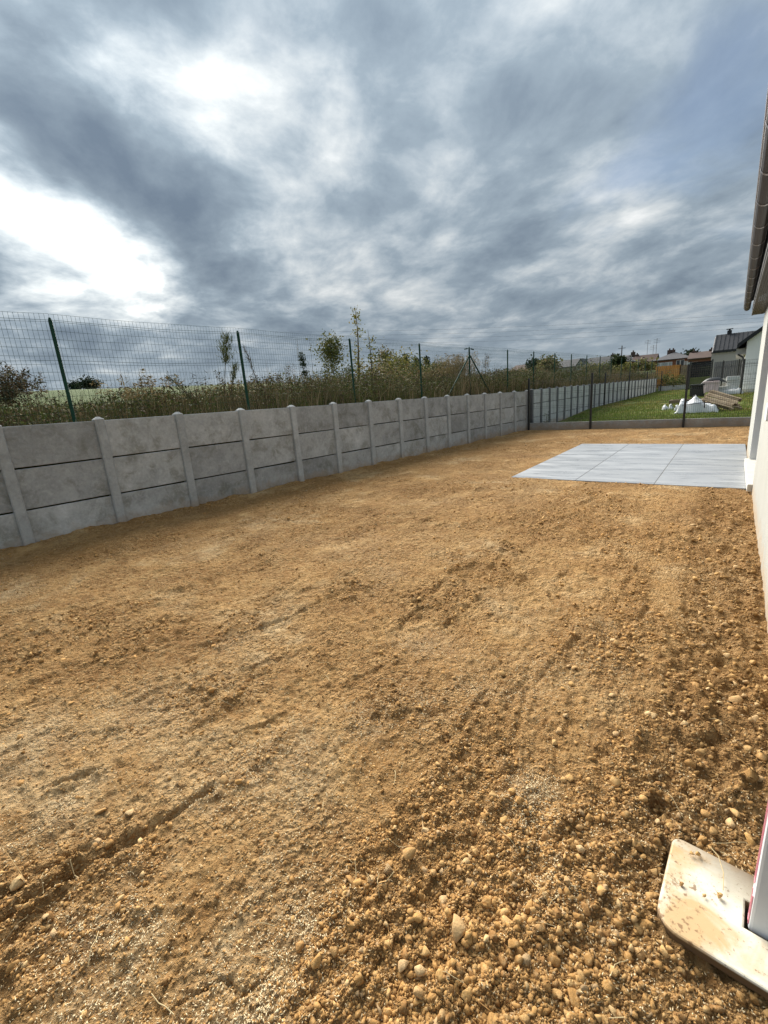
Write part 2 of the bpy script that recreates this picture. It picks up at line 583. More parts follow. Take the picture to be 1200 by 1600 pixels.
c = t.mix(t.mapr(n1, 0.3, 0.7), (0.385, 0.39, 0.365), (0.35, 0.352, 0.325))
sz = t.n('ShaderNodeSeparateXYZ'); t.put(sz.inputs[0], P)
zz = t.math('ADD', sz.outputs[2], t.math('MULTIPLY', t.math('SUBTRACT', n3, 0.5), 0.5))
c = t.mix(t.mapr(zz, 0.20, 0.02, 0, 0.55), c, (0.38, 0.25, 0.12))
t.put(b.inputs['Base Color'], c)
bump(t, b, n2, 0.5, 0.004)
M_render = m
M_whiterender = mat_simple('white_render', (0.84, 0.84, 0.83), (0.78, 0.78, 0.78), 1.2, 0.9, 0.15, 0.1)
M_sill = mat_simple('sill_stone', (0.60, 0.585, 0.53), (0.52, 0.505, 0.46), 9, 0.8, 0.2, 0.2, bdist=0.003)
M_zinc = mat_simple('zinc', (0.36, 0.35, 0.37), (0.28, 0.27, 0.29), 4, 0.35, 0.5, metal=0.85)
M_brownboard = mat_simple('brown_lining', (0.026, 0.021, 0.015), (0.019, 0.015, 0.011), 12, 0.5, 0.4)
M_slate = mat_simple('slate_roof', (0.04, 0.042, 0.047), (0.028, 0.03, 0.034), 1.5, 0.85, 0.15, 0.2)
M_glass = mat_simple('dark_glass', (0.02, 0.025, 0.03), (0.03, 0.035, 0.04), 1, 0.05, 0.6)
M_white = mat_simple('white_plastic', (0.75, 0.76, 0.77), (0.68, 0.69, 0.70), 5, 0.5, 0.4)
M_leaf = mat_attr('leaves', 0.7, 0.16)
M_dry = mat_attr('dry_blades', 0.85, 0.10)
M_bark = mat_simple('bark', (0.14, 0.105, 0.07), (0.08, 0.06, 0.04), 15, 0.9, 0.1, 0.4)

# ------------------------------------------------------------------ ground and terrain
EL_AZ = [-180, -120, -72, -52, -38, -22, -8, 10, 60, 180]
EL_V = [2.5, 3.2, 3.3, 2.9, 1.6, 0.9, 0.75, 0.95, 1.0, 2.5]


def terrain(x, y):
    r = np.hypot(x, y); az = np.degrees(np.arctan2(x, y))
    el = np.interp(az, EL_AZ, EL_V)
    zf = 1.5 + np.tan(np.radians(el)) * np.minimum(r, 115) - 0.012 * np.maximum(r - 115, 0) * smooth(115, 400, r)
    dl = WNRM @ W0 - (WNRM[0] * x + WNRM[1] * y)
    wl = smooth(14, 60, r)
    zl = 1.36 * (1 - wl) + zf * wl
    wr = smooth(44, 85, r)
    zr = -0.45 * (1 - wr) + zf * wr
    k = smooth(0.6, 4.0, dl)
    return zr * (1 - k) + zl * k


def polar_grid(rs, azs, hf):
    A, Rr = np.meshgrid(np.radians(azs), rs)
    X = np.sin(A) * Rr; Y = np.cos(A) * Rr
    Z = hf(X, Y)
    nr, na = X.shape
    V = np.stack([X, Y, Z], -1).reshape(-1, 3)
    i = (np.arange(nr - 1)[:, None] * na + np.arange(na - 1)[None, :]).ravel()
    F = np.stack([i, i + na, i + na + 1, i + 1], -1)[:, ::-1]
    return V, F


m, t, b = mat('field', 0.95, 0.1)
g = t.n('ShaderNodeNewGeometry')
nn = t.noise(g.outputs['Position'], 0.12, 5, 0.6)
n3 = t.noise(g.outputs['Position'], 2.5, 5, 0.65)
c = t.ramp(nn, [(0.35, (0.045, 0.075, 0.014)), (0.55, (0.065, 0.095, 0.02)), (0.7, (0.09, 0.09, 0.035))])
t.put(b.inputs['Base Color'], t.mix(t.mapr(n3, 0.45, 0.7, 0, 0.6), c, (0.06, 0.08, 0.02)))
bump(t, b, n3, 0.8, 0.2)
M_field = m
V, F = polar_grid(np.concatenate([[0.01], np.geomspace(2, 2200, 150)]), np.linspace(-180, 180, 241), terrain)
tag(link('ground', np_mesh('ground', V, F, smooth_=True), None, M_field), 'green field rising to a low crest beyond the weeds', kind='structure')

# --- bare soil of the yard
HX = 0.294                     # plane of the house wall
PX0, PX1, PY0, PY1 = -2.93, HX, 7.28, 11.92
GROOVES = []
for pts, depth, wd in [(((-60, 1492), (60, 1415), (190, 1330), (330, 1240)), 0.030, 0.035), (((-40, 1408), (70, 1372), (140, 1335)), 0.018, 0.025),
                       (((840, 1070), (868, 1035), (905, 1003)), 0.017, 0.03), (((90, 1235), (160, 1212)), 0.02, 0.025),
                       (((0, 1010), (60, 1003)), 0.02, 0.03), (((240, 905), (330, 890)), .02, .03), (((410, 985), (480, 958)), .018, .03),
                       (((470, 960), (560, 915)), 0.02, 0.03), (((540, 1075), (600, 1045)), .018, .025), (((690, 985), (760, 930)), 0.018, .03),
                       (((0, 1135), (90, 1090)), .016, .03), (((1060, 862), (1105, 858)), .02, .04), (((1000, 975), (1012, 950)), .018, .03),
                       (((720, 1150), (760, 1085)), .010, .025), (((190, 1010), (300, 975)), .016, .03), (((90, 868), (250, 835)), .018, .03),
                       (((140, 880), (290, 842)), .016, .025), (((870, 805), (950, 775)), .02, .04), (((640, 830), (700, 800)), .02, .04)]:
    GROOVES.append(([np.array(spot_z(*p)[:2]) for p in pts], depth * 0.9, wd * 0.5))
_gr = random.Random(5)
for _ in range(60):     # short cracks and rake scratches, mostly along the yard
    r_ = _gr.uniform(1.6, 11.0); a_ = rad(_gr.uniform(-82, -4))
    x_, y_ = math.sin(a_) * r_, math.cos(a_) * r_
    h_ = rad(_gr.gauss(8, 16)); l_ = _gr.uniform(0.12, 0.5) * (0.6 + 0.12 * r_)
    b_ = _gr.uniform(-0.12, 0.12) * l_
    GROOVES.append(([np.array((x_, y_)), np.array((x_ + math.sin(h_) * l_ * 0.5 + b_, y_ + math.cos(h_) * l_ * 0.5)), np.array((x_ + math.sin(h_) * l_, y_ + math.cos(h_) * l_))], _gr.uniform(0.008, 0.017), _gr.uniform(0.008, 0.013) * (0.8 + 0.07 * r_)))
SEEDS = []   # centre, radii along the ray direction / across, strength
for (u, v), ra, rb, st in [((160, 1420), 0.10, 0.16, 1.0), ((190, 1500), 0.10, 0.16, 0.95), ((370, 1560), 0.10, 0.20, 0.9), ((820, 1250), 0.16, 0.07, 1.0), ((850, 1340), 0.14, 0.05, 0.95),
                           ((385, 990), 0.16, 0.16, 0.9), ((925, 985), 0.14, 0.09, 1.0), ((950, 1045), 0.14, 0.14, 0.7), ((360, 1235), 0.12, 0.12, 0.8), ((70, 1170), 0.2, 0.25, 0.6), ((60, 1300), .12, .2, .6),
                           ((130, 1235), 0.1, 0.1, 0.7), ((590, 1130), 0.16, 0.2, 0.6), ((250, 1120), 0.2, 0.3, 0.5), ((700, 1090), 0.2, 0.25, 0.55), ((30, 930), 0.3, 0.3, 0.6),
                           ((450, 1400), 0.14, 0.2, 0.4), ((590, 900), 0.3, 0.35, 0.35), ((880, 1420), .1, .06, .7), ((650, 1010), 0.2, 0.25, 0.4), ((480, 1170), 0.2, 0.3, 0.5)]:
    SEEDS.append((np.array(spot_z(u, v)[:2]), ra, rb, st))


def seed_mask(x, y):
    s = np.zeros_like(x)
    jx = x + 0.10 * fbm(x * 5, y * 5, 3, 71); jy = y + 0.10 * fbm(x * 5, y * 5, 3, 72)
    for c, ra, rb, st in SEEDS:
        d = c / np.hypot(*c)
        dx = jx - c[0]; dy = jy - c[1]
        al = dx * d[0] + dy * d[1]; ac = dx * d[1] - dy * d[0]
        s = s + st * np.exp(-(al / ra) ** 2 - (ac / rb) ** 2)
    return np.clip(s * (0.65 + 0.7 * fbm(x * 9, y * 9, 3, 73)) + 0.30 * smooth(-0.1, 0.7, fbm(x * 1.3, y * 1.3, 3, 74)) + 0.08, 0, 1)


def rough_patch(x, y):
    # crumbled patches between stretches of smoothed crust
    return smooth(-0.06, 0.20, fbm(x * 1.9, y * 1.05, 5, 41, 0.6))


def brown_mask(x, y):
    # stonier, darker earth towards the house and round the plate
    return np.maximum(damp_mask(x, y), 0.75 * smooth(-0.45, -0.02, x + 0.12 * fbm(x * 3, y * 3, 3, 36)) * (1 - smooth(2.0, 3.4, y)))


def damp_mask(x, y):
    e = -0.13 - 0.10 * smooth(2, 6, y) + 0.10 * fbm(x * 2, y * 1.1, 3, 31)
    return smooth(-0.08, 0.10, x - e) * smooth(0.4, 1.4, y) * (1 - smooth(PY0 - 0.1, PY0 + .1, y))


def soil_h(x, y):
    x = np.asarray(x, float); y = np.asarray(y, float)
    r = np.hypot(x, y)
    dl = WNRM @ W0 - (WNRM[0] * x + WNRM[1] * y)            # negative inside the yard
    s_al = WDIR[0] * (x - W0[0]) + WDIR[1] * (y - W0[1])
    wallz = 0.105 - 0.0082 * np.clip(s_al, -2, 20)
    h = wallz * np.exp(-np.maximum(-dl, 0) / 2.6)
    h = h + 0.03 * np.exp(-np.maximum(-dl, 0) / 0.12) * (0.6 + fbm(x * 3, y * 3, 2, 5))   # soil heaped against the wall foot
    near = 1 / (1 + (r / 9.0) ** 2)
    h = h + 0.022 * fbm(x * 0.9, y * 0.9, 3, 1)
    rk = fbm(x * 4.6 + 0.6 * fbm(x, y, 2, 8), y * 1.15, 3, 2)
    h = h + 0.012 * rk * (0.35 + 0.65 * smooth(-0.3, 0.4, fbm(x * 0.6, y * 0.6, 2, 9)))
    # crusted scabs with small steps at their edges
    sc = fbm(x * 3.1 + 5, y * 1.8, 4, 21)
    h = h + 0.008 * smooth(0.02, 0.06, sc) - 0.007 * smooth(0.28, 0.31, sc)
    sc2 = fbm(x * 7.3 + 2, y * 3.6, 3, 24)
    h = h + 0.006 * smooth(0.05, 0.09, sc2)
    h = h - 0.014 * smooth(0.06, 0.0, np.abs(fbm(x * 4.2, y * 2.0, 3, 33))) * smooth(-0.1, 0.35, fbm(x * 1.1, y * 0.9, 2, 34)) + 0.010 * np.abs(fbm(x * 9, y * 8, 3, 3)) * (1 + damp_mask(x, y))
    cr_ = fbm(x * 20, y * 15, 3, 4)
    rp = rough_patch(x, y)
    h = h + 0.0085 * cr_ * (0.45 + near) * (0.5 + 1.3 * rp) + 0.006 * rp + 0.006 * smooth(0.12, 0.4, cr_) * smooth(-0.3, 0.3, fbm(x * 1.7, y * 1.2, 3, 44))
    h = h + 0.0055 * vnoise(x * 75, y * 75, 6) * near
    dm = damp_mask(x, y)
    h = h + dm * (0.035 * fbm(x * 13, y * 13, 3, 7) - 0.02)
    shp = h.shape
    h = h.ravel().copy(); xr, yr = x.ravel(), y.ravel()
    for pts, depth, wd in GROOVES:
        pp_ = np.array(pts); m_ = 6 * wd + 0.05
        q = np.where((xr > pp_[:, 0].min() - m_) & (xr < pp_[:, 0].max() + m_) & (yr > pp_[:, 1].min() - m_) & (yr < pp_[:, 1].max() + m_))[0]
        if not len(q):
            continue
        xq, yq = xr[q], yr[q]
        best = np.full(len(q), 9.0)
        for a, b2 in zip(pts[:-1], pts[1:]):
            ab = b2 - a; L2 = ab @ ab
            tt = np.clip(((xq - a[0]) * ab[0] + (yq - a[1]) * ab[1]) / L2, 0, 1)
            best = np.minimum(best, np.hypot(xq - a[0] - tt * ab[0], yq - a[1] - tt * ab[1]))
        best = np.abs(best + 0.016 * fbm(xq * 9, yq * 9, 4, 55))
        h[q] = h[q] - depth * np.exp(-(best / wd) ** 2) + 0.4 * depth * np.exp(-((best - 2.2 * wd) / wd) ** 2)
    h = h.reshape(shp)
    # room for the slab
    e = 0.02
    ins = smooth(PX0 + 0.0, PX0 + 0.06, x) * smooth(PY0 + 0.0, PY0 + .06, y) * (1 - smooth(PY1 - 0.06, PY1, y))
    h = h * (1 - ins) + ins * (-0.05)
    fl = smooth(PX0 - 0.9, PX0 - .05, x) * smooth(PY0 - 0.9, PY0 - .05, y) * (1 - smooth(PY1 + .05, PY1 + 0.9, y)) * (1 - ins)
    h = h * (1 - 0.55 * fl)
    # soil in front of the kerb lies level with its foot
    h = np.where(y > 15.5, h * 0.4 - 0.01, h)
    return h


azs = np.concatenate([np.linspace(-178, -104, 50), np.linspace(-103, 22, 560), np.linspace(23, 90, 40)])
rs = np.concatenate([np.linspace(0.05, 0.5, 24)[:-1], np.geomspace(0.5, 22, 760)])
V, F = polar_grid(rs, azs, soil_h)
keep = (V[:, 0] < 3.0) & (V[:, 1] < 16.3) & ((WNRM @ W0 - (V[:, 0] * WNRM[0] + V[:, 1] * WNRM[1])) < 0.05)
F = F[keep[F].all(1)]
used = np.zeros(len(V), bool); used[F.ravel()] = True
idx = np.cumsum(used) - 1
V = V[used]; F = idx[F]
tag(link('soil', np_mesh('soil', V, F, smooth_=True, attrs={'seed': seed_mask(V[:, 0], V[:, 1]), 'rough': rough_patch(V[:, 0], V[:, 1]), 'damp': brown_mask(V[:, 0], V[:, 1])}), None, M_soil),
    'bare ochre soil of the freshly levelled yard', kind='structure')


# --- clods, gravel and seed on the soil
def rock(npts, seed, flat=0.7):
    """angular stone: hull of a few random points"""
    r = np.random.default_rng(seed)
    p = r.normal(size=(npts, 3)); p /= np.linalg.norm(p, axis=1)[:, None]
    p = p * r.uniform(0.8, 1.05, (npts, 1)) * r.uniform(0.7, 1.25, 3) * np.array([1, 1, flat])
    bm = bmesh.new()
    for q in p:
        bm.verts.new(q)
    out = bmesh.ops.convex_hull(bm, input=bm.verts[:])
    bmesh.ops.delete(bm, geom=[g_ for g_ in out['geom_interior'] if isinstance(g_, bmesh.types.BMVert)], context='VERTS')
    bmesh.ops.triangulate(bm, faces=bm.faces[:])
    bmesh.ops.recalc_face_normals(bm, faces=bm.faces)
    bm.verts.index_update()
    v = np.array([q.co[:] for q in bm.verts]); f = np.array([[q.index for q in fa.verts] for fa in bm.faces])
    bm.free()
    return v, f


def rough_rock(npts, seed, flat=0.7):
    """hull with rounded, crumbly edges"""
    v, f = rock(npts, seed, flat)
    bm = bmesh.new()
    vs = [bm.verts.new(q) for q in v]
    for q in f:
        bm.faces.new([vs[k] for k in q])
    bmesh.ops.bevel(bm, geom=bm.edges[:], offset=0.10, segments=1, affect='EDGES', profile=0.5)
    bmesh.ops.triangulate(bm, faces=bm.faces[:])
    bm.verts.index_update()
    v = np.array([q.co[:] for q in bm.verts]); f = np.array([[q.index for q in fa.verts] for fa in bm.faces])
    bm.free()
    v = v * (1 + 0.03 * np.random.default_rng(seed).normal(size=(len(v), 1)))
    return v, f


def rot_mats(n, r, tilt=0.5):
    a = r.uniform(0, 2 * math.pi, n); b = r.normal(0, tilt, n); c = r.normal(0, tilt, n)
    ca, sa, cb, sb, cc, s_c = np.cos(a), np.sin(a), np.cos(b), np.sin(b), np.cos(c), np.sin(c)
    Rz = np.zeros((n, 3, 3)); Rz[:, 0, 0] = ca; Rz[:, 0, 1] = -sa; Rz[:, 1, 0] = sa; Rz[:, 1, 1] = ca; Rz[:, 2, 2] = 1
    Rx = np.zeros((n, 3, 3)); Rx[:, 0, 0] = 1; Rx[:, 1, 1] = cb; Rx[:, 1, 2] = -sb; Rx[:, 2, 1] = sb; Rx[:, 2, 2] = cb
    Ry = np.zeros((n, 3, 3)); Ry[:, 1, 1] = 1; Ry[:, 0, 0] = cc; Ry[:, 0, 2] = s_c; Ry[:, 2, 0] = -s_c; Ry[:, 2, 2] = cc
    return Rz @ Rx @ Ry


def scatter(templates, P, S, R, C):
    Vs, Fs, Cs = [], [], []
    off = 0
    pick = rng.integers(0, len(templates), len(P))
    for k, (tv, tf) in enumerate(templates):
        q = np.where(pick == k)[0]
        if not len(q):
            continue
        v = np.einsum('nij,vj->nvi', R[q], tv) * S[q][:, None, None] + P[q][:, None, :]
        n, nv = len(q), len(tv)
        Vs.append(v.reshape(-1, 3))
        Fs.append((tf[None] + (np.arange(n) * nv)[:, None, None] + off).reshape(-1, tf.shape[1]))
        Cs.append(np.repeat(C[q], nv, 0))
        off += n * nv
    return np.concatenate(Vs), np.concatenate(Fs), np.concatenate(Cs)


def in_yard(x, y, pad=0.03):
    dl = WNRM @ W0 - (WNRM[0] * x + WNRM[1] * y)
    pat = (x > PX0 - 0.01) & (y > PY0 - 0.01) & (y < PY1 + 0.01)
    house = (x > HX - 0.02) & (y > 2.1)
    return (dl < -pad) & (~pat) & (~house) & (y < 16.0)


def yard_points(n, rmin, rmax, az0=-100, az1=14, power=1.0):
    """points over the yard, thinning with distance"""
    r = (rmin ** (1 - power) + rng.random(n) * (rmax ** (1 - power) - rmin ** (1 - power))) ** (1 / (1 - power)) if power != 1 else rmin * (rmax / rmin) ** rng.random(n)
    a = np.radians(rng.uniform(az0, az1, n))
    return np.sin(a) * r, np.cos(a) * r


PLATE = (-0.035, 0.62, 1.10, 1.43)     # footprint kept free of stones


def clod_weight(x, y):
    c = rough_patch(x, y)
    r = np.hypot(x, y)
    lowright = smooth(-0.62, -0.30, x) * (1 - smooth(2.2, 3.6, y))         # stony foot of the frame, towards the plate
    midcl = np.exp(-((x + 0.36) / 0.18) ** 2 - ((y - 0.85) / 0.35) ** 2)
    return np.clip(0.10 + 0.75 * c + 0.34 * lowright * (0.5 + c) + 0.45 * midcl + 0.9 * damp_mask(x, y), 0, 1.4) / 1.4


def clods(n, sizes, rmin, rmax, tmpl, wfun, sink=0.08, power=1.0):
    x, y = yard_points(n, rmin, rmax, power=power)
    w_ = wfun(x, y)
    k = (rng.random(n) < w_) & in_yard(x, y)
    k &= ~((x > PLATE[0]) & (x < PLATE[1]) & (y > PLATE[2]) & (y < PLATE[3]))
    x, y = x[k], y[k]
    n = len(x)
    s = np.clip(np.exp(rng.normal(math.log(sizes[0]), sizes[1], n)), sizes[2], sizes[3])
    r = np.hypot(x, y)
    s = s * (1 + 0.05 * r)
    P = np.stack([x, y, soil_h(x, y) + s * sink], -1)
    base = np.array([[0.50, 0.28, 0.098], [0.43, 0.235, 0.080], [0.575, 0.35, 0.14], [0.35, 0.185, 0.066], [0.62, 0.42, 0.20], [0.45, 0.30, 0.155]])
    C = base[rng.choice(6, n, p=[0.30, 0.29, 0.17, 0.15, 0.03, 0.06])] * rng.uniform(0.85, 1.15, (n, 1))
    dm = brown_mask(x, y)[:, None]
    C = C * (1 - 0.30 * dm) * 0.88
    return scatter(tmpl, P, s, rot_mats(n, rng), C)


T20 = [rock(10, 100 + i, 0.75) for i in range(14)]
# coarsest crumbs: skewed eight-faced chips
TLOW = []
for i in range(8):
    r_ = np.random.default_rng(400 + i)
    v_ = np.array([(1, 0, 0), (-1, 0, 0), (0, 1, 0), (0, -1, 0), (0, 0, .75), (0, 0, -.75)], float) * r_.uniform(0.6, 1.25, (6, 1)) + r_.normal(0, 0.18, (6, 3))
    TLOW.append((v_, np.array([(0, 2, 4), (2, 1, 4), (1, 3, 4), (3, 0, 4), (2, 0, 5), (1, 2, 5), (3, 1, 5), (0, 3, 5)])))
T80 = [rough_rock(11, 200 + i) for i in range(10)]
parts = [clods(140000, (0.0028, 0.40, 0.0014, 0.009), 0.6, 6.0, TLOW, lambda x, y: np.clip(clod_weight(x, y) + 0.22, 0, 1)),
         clods(70000, (0.0042, 0.52, 0.0018, 0.014), 0.6, 7.0, T20, clod_weight),
         clods(16000, (0.0070, 0.48, 0.003, 0.018), 0.6, 15.0, T20, lambda x, y: clod_weight(x, y) ** 1.9),
         clods(40000, (0.0085, 0.36, 0.004, 0.02), 2.4, 13.0, TLOW, lambda x, y: clod_weight(x, y) ** 1.2, power=0.3),
         clods(5200, (0.0108, 0.42, 0.005, 0.026), 0.7, 8.0, T80, lambda x, y: np.clip(clod_weight(x, y) - 0.30, 0, 1) ** 1.1)]
Vs, Fs, Cs, off = [], [], [], 0
for v, f, c in parts:
    Vs.append(v); Fs.append(f + off); Cs.append(c); off += len(v)
tag(link('gravel', np_mesh('gravel', np.concatenate(Vs), np.concatenate(Fs), np.concatenate(Cs), smooth_=False), None, M_clod),
    'small clods and gravel strewn over the bare ochre soil', kind='stuff')
print('gravel tris', sum(len(f) for f in Fs))

# the larger stones one can pick up, each its own object
stone_meshes = []
for i in range(10):
    v, f = rough_rock(13, 300 + i)
    me = np_mesh('stone', v, f, smooth_=False)
    me.materials.append(M_stone)
    stone_meshes.append(me)
big = [((787, 1292), .024), ((548, 1388), .023), ((712, 1466), .036), ((545, 1455), .022), ((640, 1352), .026), ((580, 1385), .02), ((808, 1450), .016), ((1145, 1270), .026), ((1190, 1185), .03),
       ((1185, 1220), .028), ((1085, 1235), .014), ((925, 1190), .018), ((785, 1060), .022), ((1090, 1512), .035), ((1160, 1530), .03), ((665, 1310), .022), ((610, 1360), .018), ((885, 1395), .016),
       ((905, 1335), .017), ((1170, 1310), .026), ((1000, 1490), .022), ((690, 1540), .02), ((655, 1565), .024), ((730, 1560), .018), ((950, 1430), .016), ((890, 1545), .02), ((1015, 1400), .015),
       ((525, 1505), .018), ((470, 1490), .015), ((905, 1300), .018), ((935, 1275), .018), ((880, 1225), .015), ((1180, 1385 - 260), .03), ((1150, 1090), .028), ((665, 1500), .018), ((640, 1480), .02)]
SPOTS = [(spot_z(u, v), s * 1.05) for (u, v), s in big]
while len(SPOTS) < 230:
    if random.random() < 0.55:
        x, y = random.uniform(-0.65, 0.28), random.uniform(0.55, 2.6)
    elif random.random() < 0.6:
        y = random.uniform(1.8, 6.5); x = random.uniform(-0.22, 0.26)
    else:
        q = yard_points(1, 0.9, 4.5); x, y = float(q[0][0]), float(q[1][0])
    if not in_yard(np.array([x]), np.array([y]))[0]:
        continue
    SPOTS.append((Vector((x, y, 0)), random.uniform(0.011, 0.020) * (1 + 0.10 * math.hypot(x, y))))
ns = 0
for p, s in SPOTS:
    if PLATE[0] - s < p.x < PLATE[1] + s and PLATE[2] - s < p.y < PLATE[3] + s:
        continue
    o = link('stone', stone_meshes[ns % 10])
    o.location = (p.x, p.y, float(soil_h(np.array([p.x]), np.array([p.y]))[0]) + s * 0.32)
    o.rotation_euler = (random.gauss(0, 0.3), random.gauss(0, 0.3), random.uniform(0, 6.28))
    o.scale = (s, s * random.uniform(0.75, 1.15), s * random.uniform(0.8, 1.1))
    tag(o, 'ochre stone lying loose on the bare soil', 'stone', 'loose stones on the bare soil')
    ns += 1

# pale seed
n = 120000
x, y = yard_points(n, 0.6, 5.5)
k = (rng.random(n) < seed_mask(x, y) ** 1.3 * 0.9) & in_yard(x, y)
k &= ~((x > PLATE[0]) & (x < PLATE[1]) & (y > PLATE[2]) & (y < PLATE[3]))
x, y = x[k], y[k]
n = len(x)
ov = np.array([(1, 0, 0), (-1, 0, 0), (0, .28, 0), (0, -.28, 0), (0, 0, .22), (0, 0, -.22)], float)
of = np.array([(0, 2, 4), (2, 1, 4), (1, 3, 4), (3, 0, 4), (2, 0, 5), (1, 2, 5), (3, 1, 5), (0, 3, 5)])
S = rng.uniform(0.0034, 0.0058, n) * (1 + 0.10 * np.hypot(x, y))
C = np.array([0.74, 0.61, 0.385]) * rng.uniform(0.75, 1.15, (n, 1))
v, f, c = scatter([(ov, of)], np.stack([x, y, soil_h(x, y) + 0.003], -1), S, rot_mats(n, rng, 0.35), C)
m, t, b = mat('seed', 0.95, 0.0)
at = t.n('ShaderNodeAttribute', attribute_name='Col')
t.put(b.inputs['Base Color'], at.outputs['Color'])
M_seed = m
tag(link('grass_seed', np_mesh('grass_seed', v, f, c), None, M_seed), 'pale grass seed scattered in patches on the soil', kind='stuff')
print('seeds', n)
# straws
mb = MB()
for i in range(110):
    q = yard_points(1, 0.8, 4.0); x, y = float(q[0][0]), float(q[1][0])
    if not in_yard(np.array([x]), np.array([y]))[0]:
        continue
    L = random.uniform(0.03, 0.10); a = random.uniform(0, 6.28); bend = random.uniform(-0.5, 0.5)
    pts = []
    for k in range(4):
        f_ = k / 3
        xx = x + math.cos(a + bend * f_) * L * f_; yy = y + math.sin(a + bend * f_) * L * f_
        pts.append((xx, yy, float(soil_h(np.array([xx]), np.array([yy]))[0]) + 0.008 + 0.012 * math.sin(f_ * 3)))
    mb.tube(pts, random.uniform(0.0007, 0.0012), 4)
M_straw = mat_simple('straw', (0.62, 0.50, 0.28), (0.5, 0.38, 0.2), 30, 0.7)
tag(mb.build('straw', M_straw), 'thin dry straws lying on the bare soil', kind='stuff')

# ------------------------------------------------------------------ patio of cast slabs
m, t, b = mat('wet_concrete', 0.35, 0.5)
g = t.n('ShaderNodeNewGeometry'); P = g.outputs['Position']
oi = t.n('ShaderNodeObjectInfo')
mp = t.n('ShaderNodeMapping'); t.put(mp.inputs[0], P); mp.inputs['Scale'].default_value = (0.7, 3.2, 1)
n1 = t.noise(mp.outputs[0], 1.6, 5, 0.6, 0.4); n2 = t.noise(P, 40, 5, 0.6)
c = t.mix(t.mapr(n1, 0.32, 0.70), (0.365, 0.375, 0.385), (0.235, 0.245, 0.26))
c = t.mix(t.mapr(n2, 0.5, 0.75, 0, 0.25), c, (0.44, 0.45, 0.46))
k = t.mapr(oi.outputs['Random'], 0, 1, 0.93, 1.07); cx = t.n('ShaderNodeCombineXYZ')
for i in range(3):
    t.put(cx.inputs[i], k)
c = t.mix(1.0, c, cx.outputs[0], 'MULTIPLY')
gx = t.n('ShaderNodeSeparateXYZ'); t.put(gx.inputs[0], P)
st = t.math('MULTIPLY', t.mapr(gx.outputs[0], -0.55, 0.15), t.mapr(t.noise(P, 2.3, 4, 0.6), 0.38, 0.62))
c = t.mix(t.math('MULTIPLY', st, 0.35), c, (0.27, 0.27, 0.26))
t.put(b.inputs['Base Color'], c)
t.put(b.inputs['Roughness'], t.mapr(n1, 0.3, 0.7, 0.42, 0.22))
bump(t, b, t.math('ADD', n2, t.math('MULTIPLY', n1, 2)), 0.12, 0.006)
M_patio = m
patio = tag(empty('patio', ((PX0 + PX1) / 2, (PY0 + PY1) / 2, -0.112)), 'smooth pale grey concrete patio beside the house wall', 'patio')
xs = [PX0, -1.868, -0.787, PX1 - 0.004]
ys = np.linspace(PY0, PY1, 5)
ox, oy = patio.location.x, patio.location.y
MB().box(PX0 + 0.012 - ox, PX1 - 0.02 - ox, PY0 + 0.012 - oy, PY1 - 0.012 - oy, -0.02, 0.124).build('joint_bed', mat_simple('joint_filler', (0.22, 0.22, 0.22), (0.16, 0.16, 0.16), 30, 0.9), patio)
for i in range(3):
    for j in range(4):
        g0, g1 = (0.006 if i else 0), (0.006 if i < 2 else 0)
        h0, h1 = (0.005 if j else 0), (0.005 if j < 3 else 0)
        MB().box(xs[i] + g0 - ox, xs[i + 1] - g1 - ox, ys[j] + h0 - oy, ys[j + 1] - h1 - oy, 0.02, 0.128).build('slab', M_patio, patio, bevel=0.003)

# ------------------------------------------------------------------ precast wall


def post_mesh(name, h, wy=0.115, dx=0.13, top=0.002, cap=0.032):
    """H-post: front flange, web cap; origin at the panel-top line on the wall face"""
    mb = MB()
    y = wy / 2
    xf, xb = 0.045, 0.045 - dx
    poly = [(xf, -y + 0.012), (xf, y - 0.012), (xf - 0.012, y), (xb + 0.012, y), (xb, y - 0.012), (xb, -y + 0.012), (xb + 0.012, -y), (xf - 0.012, -y)]
    n = len(poly)
    vs = [(p[0], p[1], -h) for p in poly] + [(p[0], p[1], top) for p in poly]
    xm = (xf + xb) / 2
    vs += [(xm + (p[0] - xm) * 0.25, p[1] * 0.25, top + cap) for p in poly]
    fs = [tuple(range(n - 1, -1, -1))] + [(i, (i + 1) % n, (i + 1) % n + n, i + n) for i in range(n)]
    fs += [(i + n, (i + 1) % n + n, (i + 1) % n + 2 * n, i + 2 * n) for i in range(n)] + [tuple(range(2 * n, 3 * n))]
    mb.add(vs, fs)
    return mb.mesh(name)


def panel_mesh(name, L, hgt, th=0.045):
    mb = MB()
    mb.box(-th, 0, 0.0, L, 0.0, hgt)
    return mb.mesh(name, bevel=0.006)


